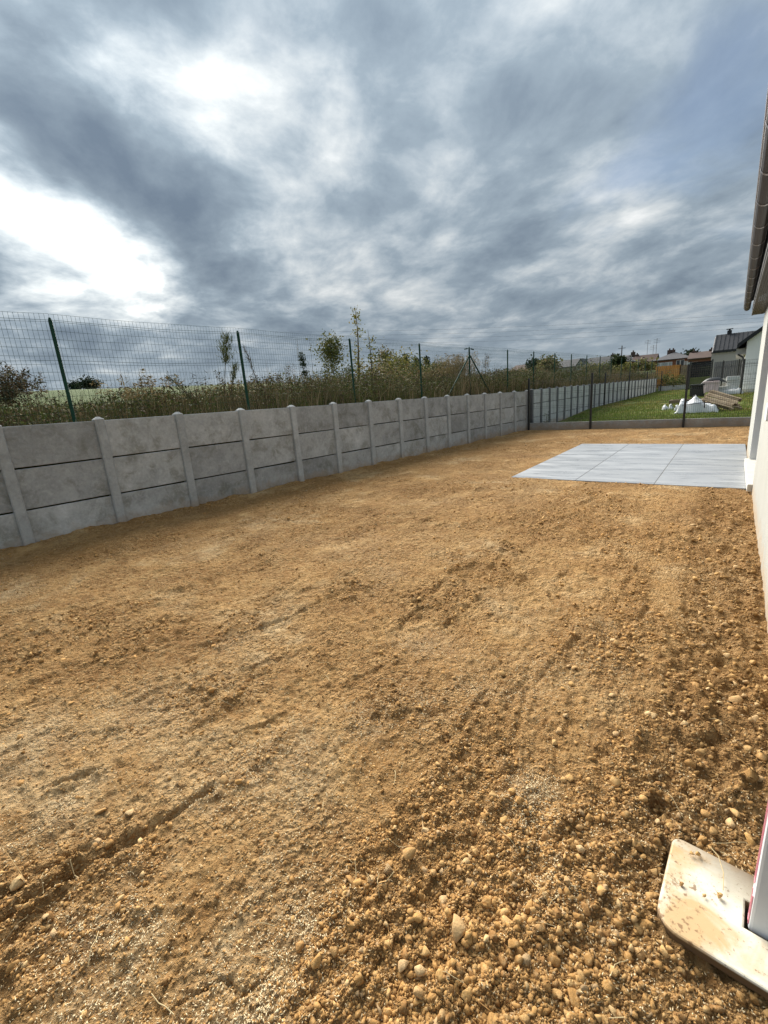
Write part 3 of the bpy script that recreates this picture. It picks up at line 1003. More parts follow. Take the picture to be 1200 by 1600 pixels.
def concrete_wall(s0, count, sp, ztop, slope, rows, depth, mp_, mpanel, label, last=True):
    x, y = wall_pt(s0)
    root = tag(empty('concrete_wall', (x, y, 0), -WANG), label, 'wall')
    pm = post_mesh('post', depth)
    pm.materials.append(mp_)
    qm = panel_mesh('panel', sp - 0.07, 0.482)
    qm.materials.append(mpanel)
    for i in range(count + (1 if last else 0)):
        s = i * sp
        o = link('post', pm, root)
        o.location = (random.uniform(-0.003, 0.003), s, ztop + slope * s + random.uniform(-0.004, 0.004))
        o.rotation_euler = (random.gauss(0, 0.004), random.gauss(0, 0.003), 0)
    for i in range(count):
        for k in range(rows):
            s = i * sp + 0.035
            o = link('panel', qm, root)
            o.location = (random.uniform(-0.005, 0.003), s, ztop + slope * s - 0.5 * (k + 1) + 0.006 + random.uniform(-0.002, 0.002))
            o.rotation_euler = (math.atan(slope) + random.gauss(0, 0.002), random.gauss(0, 0.004), random.gauss(0, 0.002))
    return root


concrete_wall(-3 * SP, 17, SP, WTOP0 - 3 * SP * WSL, WSL, 4, 1.95, M_concpost, M_conc, 'grey precast concrete panel wall along the bare yard')
concrete_wall(14 * SP + 0.42, 27, 0.85, 1.405, 0.0, 4, 1.9, mat_simple('dark_post', (0.16, 0.165, 0.17), (0.12, 0.125, 0.13), 6, 0.85), M_concfar,
              'paler concrete panel wall running on beside the neighbouring lawn')

# ------------------------------------------------------------------ bank behind the wall
nx, ny = 46, 150
dls = np.concatenate([np.linspace(0.09, 3, 20), np.linspace(3.2, 16, 26)])
ss = np.linspace(-8, 44, ny)
D, S_ = np.meshgrid(dls, ss)
X = W0[0] + WDIR[0] * S_ - WNRM[0] * D; Y = W0[1] + WDIR[1] * S_ - WNRM[1] * D


def bank_h(x, y):
    dl = WNRM @ W0 - (WNRM[0] * x + WNRM[1] * y)
    z = np.interp(dl, [0, 0.5, 2, 6, 16], [1.38, 1.40, 1.46, 1.50, 1.42]) + 0.10 * fbm(x * 0.6, y * 0.6, 3, 61) * smooth(0.2, 1.5, dl)
    return np.maximum(z, terrain(x, y) + 0.03 * smooth(15, 12, dl) - 0.5 * smooth(12, 16, dl))


Z = bank_h(X, Y)
V = np.stack([X, Y, Z], -1).reshape(-1, 3)
i = (np.arange(ny - 1)[:, None] * nx + np.arange(nx - 1)[None, :]).ravel()
F = np.stack([i, i + nx, i + nx + 1, i + 1], -1)
M_bank = mat_simple('weedy_soil', (0.075, 0.065, 0.03), (0.05, 0.06, 0.02), 2.0, 0.95, 0.1, 0.6, bdist=0.05)
tag(link('bank', np_mesh('bank', V, F, smooth_=True), None, M_bank), 'weedy raised ground behind the concrete wall', kind='structure')


# ------------------------------------------------------------------ blades and leaves
def blades(P, H, lean_dir, lean, W_, C, seg=3, curve=1.0):
    """tapering curved strips; P roots (n,3)"""
    n = len(P)
    ang = rng.uniform(0, 2 * math.pi, n)
    side = np.stack([np.cos(ang), np.sin(ang), np.zeros(n)], -1)
    ld = np.stack([np.cos(lean_dir), np.sin(lean_dir), np.zeros(n)], -1)
    Vs = []
    for k in range(seg + 1):
        f_ = k / seg
        c = P + np.stack([np.zeros(n), np.zeros(n), H * (f_ - 0.25 * lean * f_ * f_)], -1) + ld * (H * lean * f_ ** (1 + curve))[:, None]
        wd = W_ * (1 - 0.85 * f_)
        Vs += [c - side * wd[:, None] / 2, c + side * wd[:, None] / 2]
    V = np.stack(Vs, 1).reshape(-1, 3)
    nv = 2 * (seg + 1)
    fs = np.array([[2 * k, 2 * k + 1, 2 * k + 3, 2 * k + 2] for k in range(seg)])
    F = (fs[None] + (np.arange(n) * nv)[:, None, None]).reshape(-1, 4)
    return V, F, np.repeat(C, nv, 0)


def leaf_quads(P, size, C, up=0.3, aspect=0.55):
    """small kite-shaped leaves with random facing"""
    n = len(P)
    a = rng.normal(size=(n, 3)); a[:, 2] *= 0.7; a /= np.linalg.norm(a, axis=1)[:, None]
    bq = rng.normal(size=(n, 3)); bq -= (bq * a).sum(1)[:, None] * a; bq /= np.linalg.norm(bq, axis=1)[:, None]
    s = np.asarray(size)[:, None]
    nrm = np.cross(a, bq)
    V = np.stack([P, P + a * s * 0.5 + bq * s * aspect / 2 + nrm * s * 0.08, P + a * s, P + a * s * 0.5 - bq * s * aspect / 2 + nrm * s * 0.08], 1).reshape(-1, 3)
    F = np.arange(4 * n).reshape(-1, 4)
    return V, F, np.repeat(C, 4, 0)


def pal(n, cols, jitter=0.2, p=None):
    cols = np.array(cols)
    return cols[rng.choice(len(cols), n, p=p)] * rng.uniform(1 - jitter, 1 + jitter, (n, 1))


def band_points(n, s0, s1, d0, d1, bias=1.0):
    s = rng.uniform(s0, s1, n)
    d = d0 + (d1 - d0) * rng.random(n) ** bias
    x = W0[0] + WDIR[0] * s - WNRM[0] * d; y = W0[1] + WDIR[1] * s - WNRM[1] * d
    return x, y, s, d


DRY = [(0.19, 0.145, 0.085), (0.15, 0.112, 0.065), (0.27, 0.22, 0.14), (0.095, 0.072, 0.042), (0.10, 0.098, 0.042)]
GRN = [(0.062, 0.085, 0.022), (0.045, 0.065, 0.016), (0.09, 0.108, 0.032), (0.11, 0.112, 0.042)]
BRN = [(0.072, 0.05, 0.03), (0.10, 0.072, 0.04), (0.055, 0.044, 0.024), (0.062, 0.062, 0.027)]
VV, FF, CC, off = [], [], [], 0


def put(vfc):
    global off
    v, f, c = vfc
    VV.append(v); FF.append(f + off); CC.append(c); off += len(v)


def flush(name, m_, label, kind='stuff'):
    global VV, FF, CC, off
    me = np_mesh(name, np.concatenate(VV), np.concatenate(FF), np.concatenate(CC))
    o = tag(link(name, me, None, m_), label, kind=kind)
    print(name, len(me.polygons))
    VV, FF, CC, off = [], [], [], 0
    return o


# height of the weeds varies along the bank
def weed_h(s, d):
    return 0.42 + 0.34 * fbm(s * 0.8, d * 0.9, 4, 81, 0.6) + 0.07 * np.minimum(d, 4) + 0.10 * smooth(5, 9, s) - 0.14 * smooth(0.2, 0.8, s) * (1 - smooth(1.6, 2.4, s))


for n, d0, d1, bias, hs, cols, wd, lean in [(26000, 0.12, 3.0, 1.3, 1.0, DRY, 0.010, 0.45), (22000, 0.12, 3.5, 1.2, 0.85, GRN, 0.011, 0.35), (22000, 0.3, 5.0, 1.0, 1.15, BRN, 0.008, 0.25)]:
    x, y, s, d = band_points(n, -4.5, 40, d0, d1, bias)
    # closer part of the bank is seen larger: keep more of it
    k = rng.random(n) < np.interp(s, [-4, 14, 40], [1.0, 0.8, 0.45])
    greener = smooth(-0.2, 0.5, fbm(s * 0.35, d * 0.5, 3, 82)) * (1 - 0.6 * smooth(10, 16, s))
    if cols is GRN:
        k &= rng.random(n) < 0.25 + greener
    if cols is DRY:
        k &= rng.random(n) < 1.05 - 0.6 * greener
    x, y, s, d = x[k], y[k], s[k], d[k]
    n = len(x)
    H = np.clip(weed_h(s, d), 0.12, 1.4) * hs * rng.uniform(0.35, 1.15, n) * (0.62 + 0.75 * smooth(-0.25, 0.45, fbm(x * 1.9, y * 1.9, 3, 86)))
    P = np.stack([x, y, bank_h(x, y) - 0.03], -1)
    put(blades(P, H, rng.normal(-0.4, 1.3, n), np.abs(rng.normal(0, lean, n)), wd * rng.uniform(0.6, 1.4, n) * (1 + s.clip(0) * 0.02), pal(n, cols, 0.25)))
flush('weeds', M_dry, 'mixed dry and green weeds growing behind the concrete wall')
n = 16000
x, y, s, d = band_points(n, -8, 8, 2.5, 16, 1.2)
put(blades(np.stack([x, y, bank_h(x, y) - 0.03], -1), rng.uniform(0.12, 0.5, n) * (0.5 + 0.8 * smooth(-0.3, 0.4, fbm(x * 0.8, y * 0.8, 3, 88))), rng.uniform(0, 6.28, n), np.abs(rng.normal(0, .45, n)), rng.uniform(0.012, 0.026, n), pal(n, GRN + DRY[:2], 0.3)))
flush('meadow_grass', M_dry, 'rough green grass between the weeds and the field')
# leafy stems of the weeds
for cols, n, d0, d1 in [(GRN, 52000, 0.12, 4.0), (BRN, 44000, 0.2, 5.0), (DRY[:2], 7000, 0.1, 3)]:
    x, y, s, d = band_points(n, -4.5, 36, d0, d1, 1.1)
    cl = fbm(s * 0.9, d * 0.9, 3, 84 + len(cols))
    k = rng.random(n) < smooth(-0.25, 0.35, cl)
    x, y, s, d, cl = x[k], y[k], s[k], d[k], cl[k]
    n = len(x)
    H = np.clip(weed_h(s, d) * (0.75 + 0.6 * cl.clip(0)), 0.1, 1.2) * np.sqrt(rng.random(n)) * 1.05
    P = np.stack([x, y, bank_h(x, y) + H], -1)
    put(leaf_quads(P, rng.uniform(0.025, 0.065, n) * (1 + s.clip(0) * 0.015), pal(n, cols, 0.2) * 0.85))
flush('weed_leaves', M_leaf, 'small leaves of the tangled weeds behind the concrete wall')


# ------------------------------------------------------------------ green wire fence on the bank
FOFF = 0.30
posts_s = []
for u, v in [(78, 500), (371, 518), (546, 530), (655, 538), (733, 543), (793, 546), (834, 550), (867, 553), (893, 554)]:
    p = spot_wall(u, v, FOFF)
    posts_s.append(float(WDIR @ (np.array(p[:2]) - W0)))
posts_s = [posts_s[0] - 2.64] + posts_s
while posts_s[-1] < 38:
    posts_s.append(posts_s[-1] + 2.2)
x, y = wall_pt(0, FOFF)
fence = tag(empty('wire_fence', (x, y, 1.38), -WANG), 'green welded wire fence with thin posts behind the concrete wall', 'fence')
FT = 2.775 - 1.38
for s in posts_s:
    mb = MB().tube([(0, s, -0.05), (0, s, FT - 0.03), (0, s, FT + 0.012)], [0.023, 0.023, 0.012], 8)
    mb.build('post', M_green, fence, smooth_=False)


def sag(s):
    """top edge of the netting above the post tops, hanging a little between posts"""
    for a, b2 in zip(posts_s[:-1], posts_s[1:]):
        if a <= s <= b2:
            f_ = (s - a) / (b2 - a)
            return -0.03 * 4 * f_ * (1 - f_) * 0.6
    return 0


for a, b2 in zip(posts_s[:-1], posts_s[1:]):
    if a > 26:
        break
    mb = MB()
    nv = int(round((b2 - a) / 0.05))
    for k in range(nv):
        s = a + (b2 - a) * k / nv
        j = 0.008 * math.sin(s * 3.1)
        mb.tube([(-0.03, s, 0.02), (-0.03 + j, s + 0.006 * math.sin(s * 9), FT + 0.06 + sag(s))], 0.0016, 4, caps=False)
    for k in range(15):
        z = FT + 0.06 - 0.1 * k
        if z < 0.02:
            break
        pts = []
        for q in range(9):
            s = a + (b2 - a) * q / 8
            kink = 0.012 * math.sin(q * math.pi / 8 * 2 + k) if k == 1 else 0.003 * math.sin(q * 1.7 + k)
            pts.append((-0.03 + 0.008 * math.sin(s * 3.1) * z / FT, s, z + sag(s) * (z / FT) + kink))
        mb.tube(pts, 0.0017, 4, caps=False)
    tag(mb.build('wire_mesh', M_green, fence), kind='stuff')
# struts of the braced post and its tensioners
sb = posts_s[5]
for e in (-1, 1):
    MB().tube([(0.01, sb, FT - 0.22), (0.01, sb + e * 1.28, 0.02)], 0.02, 8).build('strut', M_green, fence)
    MB().tube([(0.0, sb + e * 0.10, FT - 0.04), (0.0, sb + e * 0.26, FT - 0.06)], 0.018, 6).build('tensioner', M_green, fence)
for zz in (FT - 0.02, FT - 0.5):
    for a, b2 in zip(posts_s[:8], posts_s[1:9]):
        MB().tube([(0.022, a, zz), (0.022, (a + b2) / 2, zz - 0.03), (0.022, b2, zz)], 0.0022, 5).build('tension_wire', M_green, fence)

# ------------------------------------------------------------------ the neighbour's lawn


def lawn_h(x, y):
    z = 0.215 + 0.0105 * (y - 16.1) + 0.02 * fbm(x * 0.7, y * 0.7, 3, 91)
    dip = 0.27 * (1 - smooth(0.6, 2.6, x + 5.75 - 0.05 * (y - 16))) * (1 - smooth(17.5, 24.5, y))
    return z - dip


X, Y = np.meshgrid(np.linspace(-5.95, 13, 90), np.linspace(16.16, 60, 110))
keepm = (X > -5.80 + 0.0511 * (Y - 16.1))
Z = np.where(Y > 44, lawn_h(X, Y) * (1 - smooth(44, 52, Y)) + (terrain(X, Y) + 0.1) * smooth(44, 52, Y), lawn_h(X, Y))
V = np.stack([X, Y, Z], -1).reshape(-1, 3)
i = (np.arange(109)[:, None] * 90 + np.arange(89)[None, :]).ravel()
F = np.stack([i, i + 1, i + 91, i + 90], -1)
F = F[keepm.ravel()[F].any(1)]
m, t, b = mat('lawn', 0.95, 0.1)
g = t.n('ShaderNodeNewGeometry')
nn = t.noise(g.outputs['Position'], 0.8, 5, 0.6); n3 = t.noise(g.outputs['Position'], 18, 4, 0.65)
c = t.ramp(nn, [(0.3, (0.07, 0.10, 0.02)), (0.5, (0.105, 0.13, 0.03)), (0.66, (0.21, 0.155, 0.065))])
t.put(b.inputs['Base Color'], t.mix(t.mapr(n3, 0.45, 0.7, 0, 0.6), c, (0.055, 0.075, 0.018)))
bump(t, b, n3, 0.8, 0.05)
tag(link('lawn', np_mesh('lawn', V, F, smooth_=True), None, m), 'rough green lawn of the neighbouring plot', kind='structure')
n = 52000
x = rng.uniform(-5.6, 2.0, n); y = 16.25 + 24 * rng.random(n) ** 1.5
bare = fbm(x * 0.8 + 3, y * 0.5, 3, 92)
k = (x > -5.62 + 0.0511 * (y - 16.1)) & (rng.random(n) < 1.1 - 1.1 * smooth(0.25, 0.55, bare)) & ~((x > 0.25) & (y > 30.5))
x, y = x[k], y[k]; n = len(x)
put(blades(np.stack([x, y, lawn_h(x, y) - 0.01], -1), rng.uniform(0.04, 0.11, n), rng.uniform(0, 6.28, n), np.abs(rng.normal(0, .5, n)), rng.uniform(0.012, 0.022, n),
           pal(n, [(0.17, 0.23, 0.045), (0.14, 0.20, 0.035), (0.22, 0.26, 0.07), (0.27, 0.24, 0.10), (0.10, 0.15, 0.03)], 0.25, [.3, .3, .2, .1, .1]) * (0.85 + np.array([0.75, 0.25, 0.4]) * smooth(0.0, 0.5, fbm(x * 0.6, y * 0.35, 3, 95))[:, None]), seg=2))
flush('grass', M_leaf, 'uneven grass blades of the lawn beyond the black mesh fence')

# ------------------------------------------------------------------ black mesh fence with concrete planks across the end of the yard
KY = 16.08
pf = tag(empty('mesh_fence', (-5.78, KY, -0.05)), 'black welded mesh fence on low concrete planks at the end of the yard', 'fence')
pxs = [-5.78, -3.70, -1.11, 1.48, 4.07]
for x in pxs:
    mb = MB().box(x + 5.78 - 0.03, x + 5.78 + 0.03, -0.085, -0.025, 0.0, 1.85)
    mb.build('post', M_black, pf, bevel=0.004)
for a, b2 in zip(pxs[:-1], pxs[1:]):
    a_, b_ = a + 5.78 + 0.012, b2 + 5.78 - 0.012
    MB().box(a_, b_, -0.022, 0.022, -0.15, 0.295).build('plank', M_kerb, pf, bevel=0.006)
    mb = MB()
    nv = int((b_ - a_) / 0.05)
    for k in range(nv + 1):
        xx = a_ + (b_ - a_) * k / nv
        mb.tube([(xx, -0.045, 0.30), (xx, -0.045, 1.78)], 0.0023, 4, caps=False)
    for z in (0.34, 0.40, 0.80, 0.86, 1.26, 1.32, 1.66, 1.72):
        mb.tube([(a_, -0.05, z), (b_, -0.05, z)], 0.0028, 4, caps=False)
    tag(mb.build('wire_panel', M_black, pf), kind='stuff')
# a small weed in front of the far wall
sf = tag(empty('mesh_fence', (-5.2, 25.0, 0.3)), 'dark fence posts lined up against the paler wall by the lawn', 'fence')
for y_ in (25.1, 30.1, 35.0, 40.1):
    x_ = float(W0[0] + math.tan(WANG) * (y_ - W0[1])) + 0.22
    MB().box(x_ + 5.2 - 0.03, x_ + 5.2 + 0.03, y_ - 25 - 0.03, y_ - 25 + 0.03, -0.1, 1.62).build('post', M_black, sf, bevel=0.004)
mb = MB()
for z in (0.2, 0.7, 1.2, 1.5):
    mb.tube([(W0[0] + math.tan(WANG) * (y_ - W0[1]) + 0.22 + 5.2, y_ - 25, z) for y_ in (25.1, 40.1)], 0.004, 4)
mb.build('rail_wire', M_black, sf)

# far end of the neighbour's plot: low kerb and fences
fk = tag(empty('kerb', (-4.6, 40.2, 0.4)), 'low pale concrete kerb at the far end of the lawn', 'kerb')
for k in range(3):
    MB().box(0.02 + k * 1.9, 1.88 + k * 1.9, -0.03, 0.03, -0.1, 0.42).build('plank', M_concfar, fk, bevel=0.008)
of = tag(empty('wooden_fence', (-5.9, 46.0, 0.4)), 'orange wooden board fence below the brick houses', 'fence')
M_orange = mat_simple('new_wood', (0.50, 0.235, 0.065), (0.42, 0.19, 0.05), 4, 0.75, 0.2, rand=0.15)
M_oldwood = mat_simple('old_wood', (0.23, 0.17, 0.11), (0.17, 0.13, 0.085), 4, 0.85, 0.2, rand=0.2)
p0 = spot_y(1025, 573, 46); p1 = spot_y(1062, 568, 46); p2 = spot_y(1079, 568, 46)
bw = 0.14
xx = p0.x
while xx < p1.x:
    MB().box(xx + 5.9, xx + 5.9 + bw - 0.012, -0.012, 0.012, 0.2, p0.z - 0.4 + random.uniform(-.01, .01)).build('board', M_orange, of)
    xx += bw
for z in (0.7, 1.7):
    MB().box(p0.x + 5.9, p1.x + 5.9, 0.014, 0.06, z, z + 0.09).build('rail', M_orange, of)
ob = tag(empty('wooden_fence', (p1.x + 0.05, 46.0, 0.4)), 'weathered brown board fence joining the orange one', 'fence')
xx = 0.0
while xx < p2.x - p1.x + 0.6:
    MB().box(xx, xx + bw - 0.012, -0.012, 0.012, 0.2, p1.z - 0.55 + random.uniform(-.02, .02)).build('board', M_oldwood, ob)
    xx += bw
for z in (0.6, 1.4):
    MB().box(0, p2.x - p1.x + 0.6, 0.014, 0.06, z, z + 0.09).build('rail', M_oldwood, ob)
# dark slatted screen on a kerb, then the grey picket screen
dsx0, dsx1, dsx2 = spot_y(1078, 580, 39).x, spot_y(1112, 580, 39).x, 0.6
dk = tag(empty('screen_fence', (dsx0, 39.0, 0.5)), 'black slatted privacy screen beyond the lawn', 'fence')
M_dark = mat_simple('dark_slat', (0.014, 0.015, 0.017), (0.010, 0.011, 0.013), 3, 0.7, 0.2, rand=0.2)
for k in range(8):
    MB().box(0.05, dsx1 - dsx0 - 0.05, -0.01, 0.01, 0.80 + k * 0.13, 0.80 + k * 0.13 + 0.126).build('slat', M_dark, dk)
for xk in (0.0, dsx1 - dsx0):
    MB().box(xk - 0.04, xk + 0.04, -0.04, 0.04, 0, 1.92).build('post', M_black, dk)
MB().box(0.05, dsx1 - dsx0 - 0.05, -0.03, 0.03, 0.0, 0.795).build('plank', mat_simple('grass_kerb', (0.10, 0.12, 0.05), (0.07, 0.085, 0.035), 4, 0.9), dk)
gs = tag(empty('screen_fence', (dsx1 + 0.1, 39.3, 0.5)), 'grey picket screen on a kerb beside the black slatted screen', 'fence')
M_greyslat = mat_simple('grey_slat', (0.135, 0.14, 0.15), (0.10, 0.105, 0.115), 3, 0.7, 0.3, rand=0.2)
xx = 0.0
while xx < dsx2 - dsx1:
    MB().box(xx, xx + 0.085, -0.01, 0.01, 0.62, 1.72).build('picket', M_greyslat, gs)
    xx += 0.10
MB().box(0, dsx2 - dsx1, -0.05, 0.05, 0.40, 0.60).build('kerb', M_concfar, gs)
MB().box(0, dsx2 - dsx1, 0.012, 0.05, 1.3, 1.38).build('rail', M_greyslat, gs)
for xk in (0.5, 1.35):
    MB().box(xk - .03, xk + .03, -0.08, -0.02, 0, 1.78).build('post', M_black, gs)
# mesh fence at the white house
wf = tag(empty('mesh_fence', (0.25, 29.2, 0.35)), 'short grey mesh fence in front of the white gabled house', 'fence')
for xk in (0.02, 2.3):
    MB().box(xk - .03, xk + .03, -.03, .03, 0, 1.72).build('post', M_black, wf)
mb = MB()
for k in range(45):
    mb.tube([(0.06 + k * 0.05, 0, 0.08), (0.06 + k * 0.05, 0, 1.68)], 0.0028, 4, caps=False)
for z in (0.12, 0.45, 0.5, 0.95, 1.0, 1.45, 1.5, 1.64):
    mb.tube([(0.02, -0.006, z), (2.3, -0.006, z)], 0.0042, 4, caps=False)
tag(mb.build('wire_panel', M_black, wf), kind='stuff')


# ------------------------------------------------------------------ things lying on the lawn
def blob_mesh(name, pts, r, vox, m_, parent=None, noise=0.0, seed=0):
    me = bpy.data.meshes.new(name)
    return me


def cloth_heap(name, cx, cy, z0, w_, d_, prof, seed, m_, parent, nx=34, ny=22, crump=0.05):
    """closed heap: draped top over a footprint, prof gives the height at (u, v) in 0..1"""
    U, Vv = np.meshgrid(np.linspace(0, 1, nx), np.linspace(0, 1, ny))
    H = prof(U, Vv)
    fold = np.abs(fbm(U * 7, Vv * 5, 3, seed)) * crump + np.abs(fbm(U * 16, Vv * 11, 2, seed + 5)) * crump * 0.4
    edge = smooth(0, 0.10, U) * smooth(0, 0.10, 1 - U) * smooth(0, 0.12, Vv) * smooth(0, 0.12, 1 - Vv)
    Z = z0 + (H + fold) * edge
    Xx = cx + (U - 0.5) * w_ + 0.05 * fbm(U * 5, Vv * 5, 2, seed + 2); Yy = cy + (Vv - 0.5) * d_ + 0.05 * fbm(U * 5, Vv * 5, 2, seed + 3)
    top = np.stack([Xx, Yy, Z], -1).reshape(-1, 3)
    bot = top.copy(); bot[:, 2] = z0 - 0.03
    i = (np.arange(ny - 1)[:, None] * nx + np.arange(nx - 1)[None, :]).ravel()
    q = np.stack([i, i + 1, i + nx + 1, i + nx], -1)
    N = nx * ny
    ring = list(range(nx)) + [r_ * nx + nx - 1 for r_ in range(1, ny)] + [(ny - 1) * nx + c_ for c_ in range(nx - 2, -1, -1)] + [r_ * nx for r_ in range(ny - 2, 0, -1)]
    side = np.array([[a, a + N, b3 + N, b3] for a, b3 in zip(ring, ring[1:] + ring[:1])])
    F = np.concatenate([q, (q + N)[:, ::-1], side])
    return link(name, np_mesh(name, np.concatenate([top, bot]), F, smooth_=True), parent, m_)


M_bag = mat_simple('bag_fabric', (0.70, 0.71, 0.71), (0.58, 0.59, 0.60), 5, 0.65, 0.3, 0.3, bdist=0.01)
M_strapm = mat_simple('black_strap', (0.02, 0.02, 0.02), (0.03, 0.03, 0.03), 10, 0.6)
bag = tag(empty('bulk_bag', (-0.95, 18.75, 0.27)), 'white woven bulk bag slumped on the lawn with a peaked top', 'bulk bag')


def prof_bag(U, V):
    body = 0.22 * np.ones_like(U)
    peak = 0.28 * np.maximum(0, 1 - np.abs(U - 0.46) / 0.20) * np.exp(-((V - 0.5) / 0.3) ** 2)
    lump2 = 0.20 * np.exp(-((U - 0.16) / 0.11) ** 2 - ((V - 0.45) / 0.25) ** 2)
    right = -0.06 * smooth(0.6, 0.95, U)
    return body + peak + lump2 + right


cloth_heap('body', 0, 0, 0, 1.22, 0.85, prof_bag, 131, M_bag, bag, crump=0.10)
mb = MB()
mb.tube([(-0.36, -0.30, 0.34), (-0.2, -0.31, 0.42), (-0.10, -0.22, 0.53), (-0.06, -0.1, 0.57)], 0.016, 5)
mb.tube([(-0.4, -0.375, 0.25), (0.0, -0.385, 0.29), (0.3, -0.375, 0.31), (0.4, -0.36, 0.27)], 0.009, 5)
mb.tube([(0.20, -0.36, 0.33), (0.215, -0.42, 0.20), (0.22, -0.44, 0.14)], 0.02, 5)
mb.build('strap', M_strapm, bag)
for k, (u, v, wv, sd_) in enumerate([((1040, 639)[0], 639, 0.20, 141), (1049, 638, 0.16, 145), (1057, 640, 0.15, 149)]):
    p = spot_z(u, v, 0.30)
    ph = tag(cloth_heap('plastic_scrap', 0, 0, 0, wv, wv * 0.8, lambda U, V: 0.04 + 0.13 * np.exp(-((U - 0.35) / 0.25) ** 2 - ((V - .5) / .4) ** 2), sd_, M_white, None, 12, 10, 0.08),
             ['white plastic scrap lying alone on the grass', 'small white plastic scrap between the loose one and the bulk bag', 'crumpled white plastic scrap against the bulk bag'][k], 'plastic scrap')
    ph.location = (p.x, p.y, 0.27); ph.rotation_euler = (0, 0, k * 0.8)
# pallets
M_pal = mat_simple('weathered_pallet', (0.42, 0.33, 0.225), (0.27, 0.195, 0.125), 6, 0.9, 0.1, 0.3, rand=0.4)


def pallet(label, loc, rot):
    root = tag(empty('pallet', loc), label, 'pallet')
    root.rotation_euler = rot
    root.scale = (0.82, 0.82, 0.82)
    for k in range(7):
        ob_ = MB().box(-0.6 + random.uniform(0, .1), 0.6 - random.uniform(0, .12), -0.047, 0.047, 0.10, 0.122).build('board', M_pal, root)
        ob_.location = (0, -0.36 + k * 0.12, random.uniform(0, 0.012)); ob_.rotation_euler = (random.gauss(0, .05), random.gauss(0, .012), random.gauss(0, .03))
    for yk in (-0.40, -0.045, 0.31):
        MB().box(-0.6, 0.6, yk, yk + 0.09, 0.0, 0.02).build('runner', M_pal, root)
        for xk in (-0.6, -0.07, 0.46):
            MB().box(xk, xk + 0.14, yk, yk + 0.09, 0.021, 0.099).build('block', M_pal, root)
    return root


pallet('weathered pallet tilted on top of the other one beside the bulk bag', (-0.34, 19.1, 0.56), (rad(28), rad(20), rad(-12)))
pallet('weathered pallet lying under the tilted one', (-0.26, 19.15, 0.40), (rad(8), rad(14), rad(9)))
cloth_heap('x', 0, 0, 0, .1, .1, lambda U, V: U * 0, 1, M_pal, None, 3, 3) if False else None
pk = tag(empty('plank_frame', (-1.75, 23.6, 0.31)), 'grey wooden frame lying on the grass behind the bulk bag', 'wooden frame')
for x0, x1, y0, y1 in ((-0.5, 0.75, 0, 0.09), (-0.5, 0.75, 0.7, 0.79), (-0.5, -0.41, 0.092, 0.698), (0.66, 0.75, 0.092, 0.698)):
    MB().box(x0, x1, y0, y1, 0.0, 0.16).build('board', M_oldwood, pk, bevel=0.006)
# black slotted crate on the lawn
cr = tag(empty('crate', (-1.52, 28.9, 0.36)), 'black plastic crate with a row of slots', 'crate')
MB().box(-0.32, 0.32, -0.2, 0.2, 0.0, 0.42).build('lower_body', M_black, cr, bevel=0.01)
MB().box(-0.34, 0.34, -0.22, 0.22, 0.56, 0.64).build('rim', M_black, cr, bevel=0.01)
for k in range(9):
    MB().box(-0.33 + k * 0.08, -0.33 + k * 0.08 + 0.03, -0.21, -0.18, 0.42, 0.56).build('slat', M_black, cr)
MB().box(-0.30, 0.30, 0.10, 0.18, 0.42, 0.56).build('back_wall', mat_simple('grey_plastic', (0.28, 0.28, 0.29), (0.2, 0.2, 0.21), 5, .6), cr)
# upturned wheelbarrow tray
ut = tag(empty('wheelbarrow_tray', (-0.90, 29.6, 0.98)), 'black barrow tray upside down behind the pinkish cloth', 'wheelbarrow')
nu, nv_ = 20, 12
U, Vv = np.meshgrid(np.linspace(-1, 1, nu), np.linspace(-1, 1, nv_))
Zt = 0.30 * (1 - np.abs(U) ** 2.6) * (1 - 0.6 * np.abs(Vv) ** 3)
Vt = np.stack([U * 0.55, Vv * 0.34, Zt], -1).reshape(-1, 3)
i = (np.arange(nv_ - 1)[:, None] * nu + np.arange(nu - 1)[None, :]).ravel()
q = np.stack([i, i + 1, i + nu + 1, i + nu], -1)
o = link('tray', np_mesh('tray', Vt, q, smooth_=True), ut, M_black)
so = o.modifiers.new('thick', 'SOLIDIFY'); so.thickness = 0.015
for e in (-1, 1):
    MB().tube([(-0.5, e * 0.25, 0.02), (0.0, e * 0.2, -0.25), (0.2, e * 0.18, -0.62)], 0.018, 6).build('leg', M_black, ut)
# cloth hung over a chair-like stand
M_pink = mat_simple('pink_cloth', (0.60, 0.49, 0.47), (0.50, 0.39, 0.38), 5, 0.85, 0.1)
st = tag(empty('draped_cloth', (-0.98, 28.7, 0.37)), 'pale pink cloth draped over a low stand', 'cloth')
U, Vv = np.meshgrid(np.linspace(0, 1, 24), np.linspace(0, 1, 30))
Yc = np.where(Vv < 0.25, (0.25 - Vv) * 1.3, 0) - 0.10 * smooth(0.3, 1, Vv) + 0.03 * np.sin(U * 16 + Vv * 3) * smooth(0.2, 0.9, Vv)
Zc = 0.72 - np.where(Vv < 0.25, 0, (Vv - 0.25) * 0.78) * (1 - 0.12 * np.sin(U * 5)) + 0.0 * U
Vt = np.stack([(U - 0.5) * (0.72 - 0.14 * Vv) + 0.04 * Vv, Yc, Zc], -1).reshape(-1, 3)
i = (np.arange(29)[:, None] * 24 + np.arange(23)[None, :]).ravel()
o = link('cloth', np_mesh('cloth', Vt, np.stack([i, i + 1, i + 25, i + 24], -1), smooth_=True), st, M_pink)
so = o.modifiers.new('thick', 'SOLIDIFY'); so.thickness = 0.012
mb = MB()
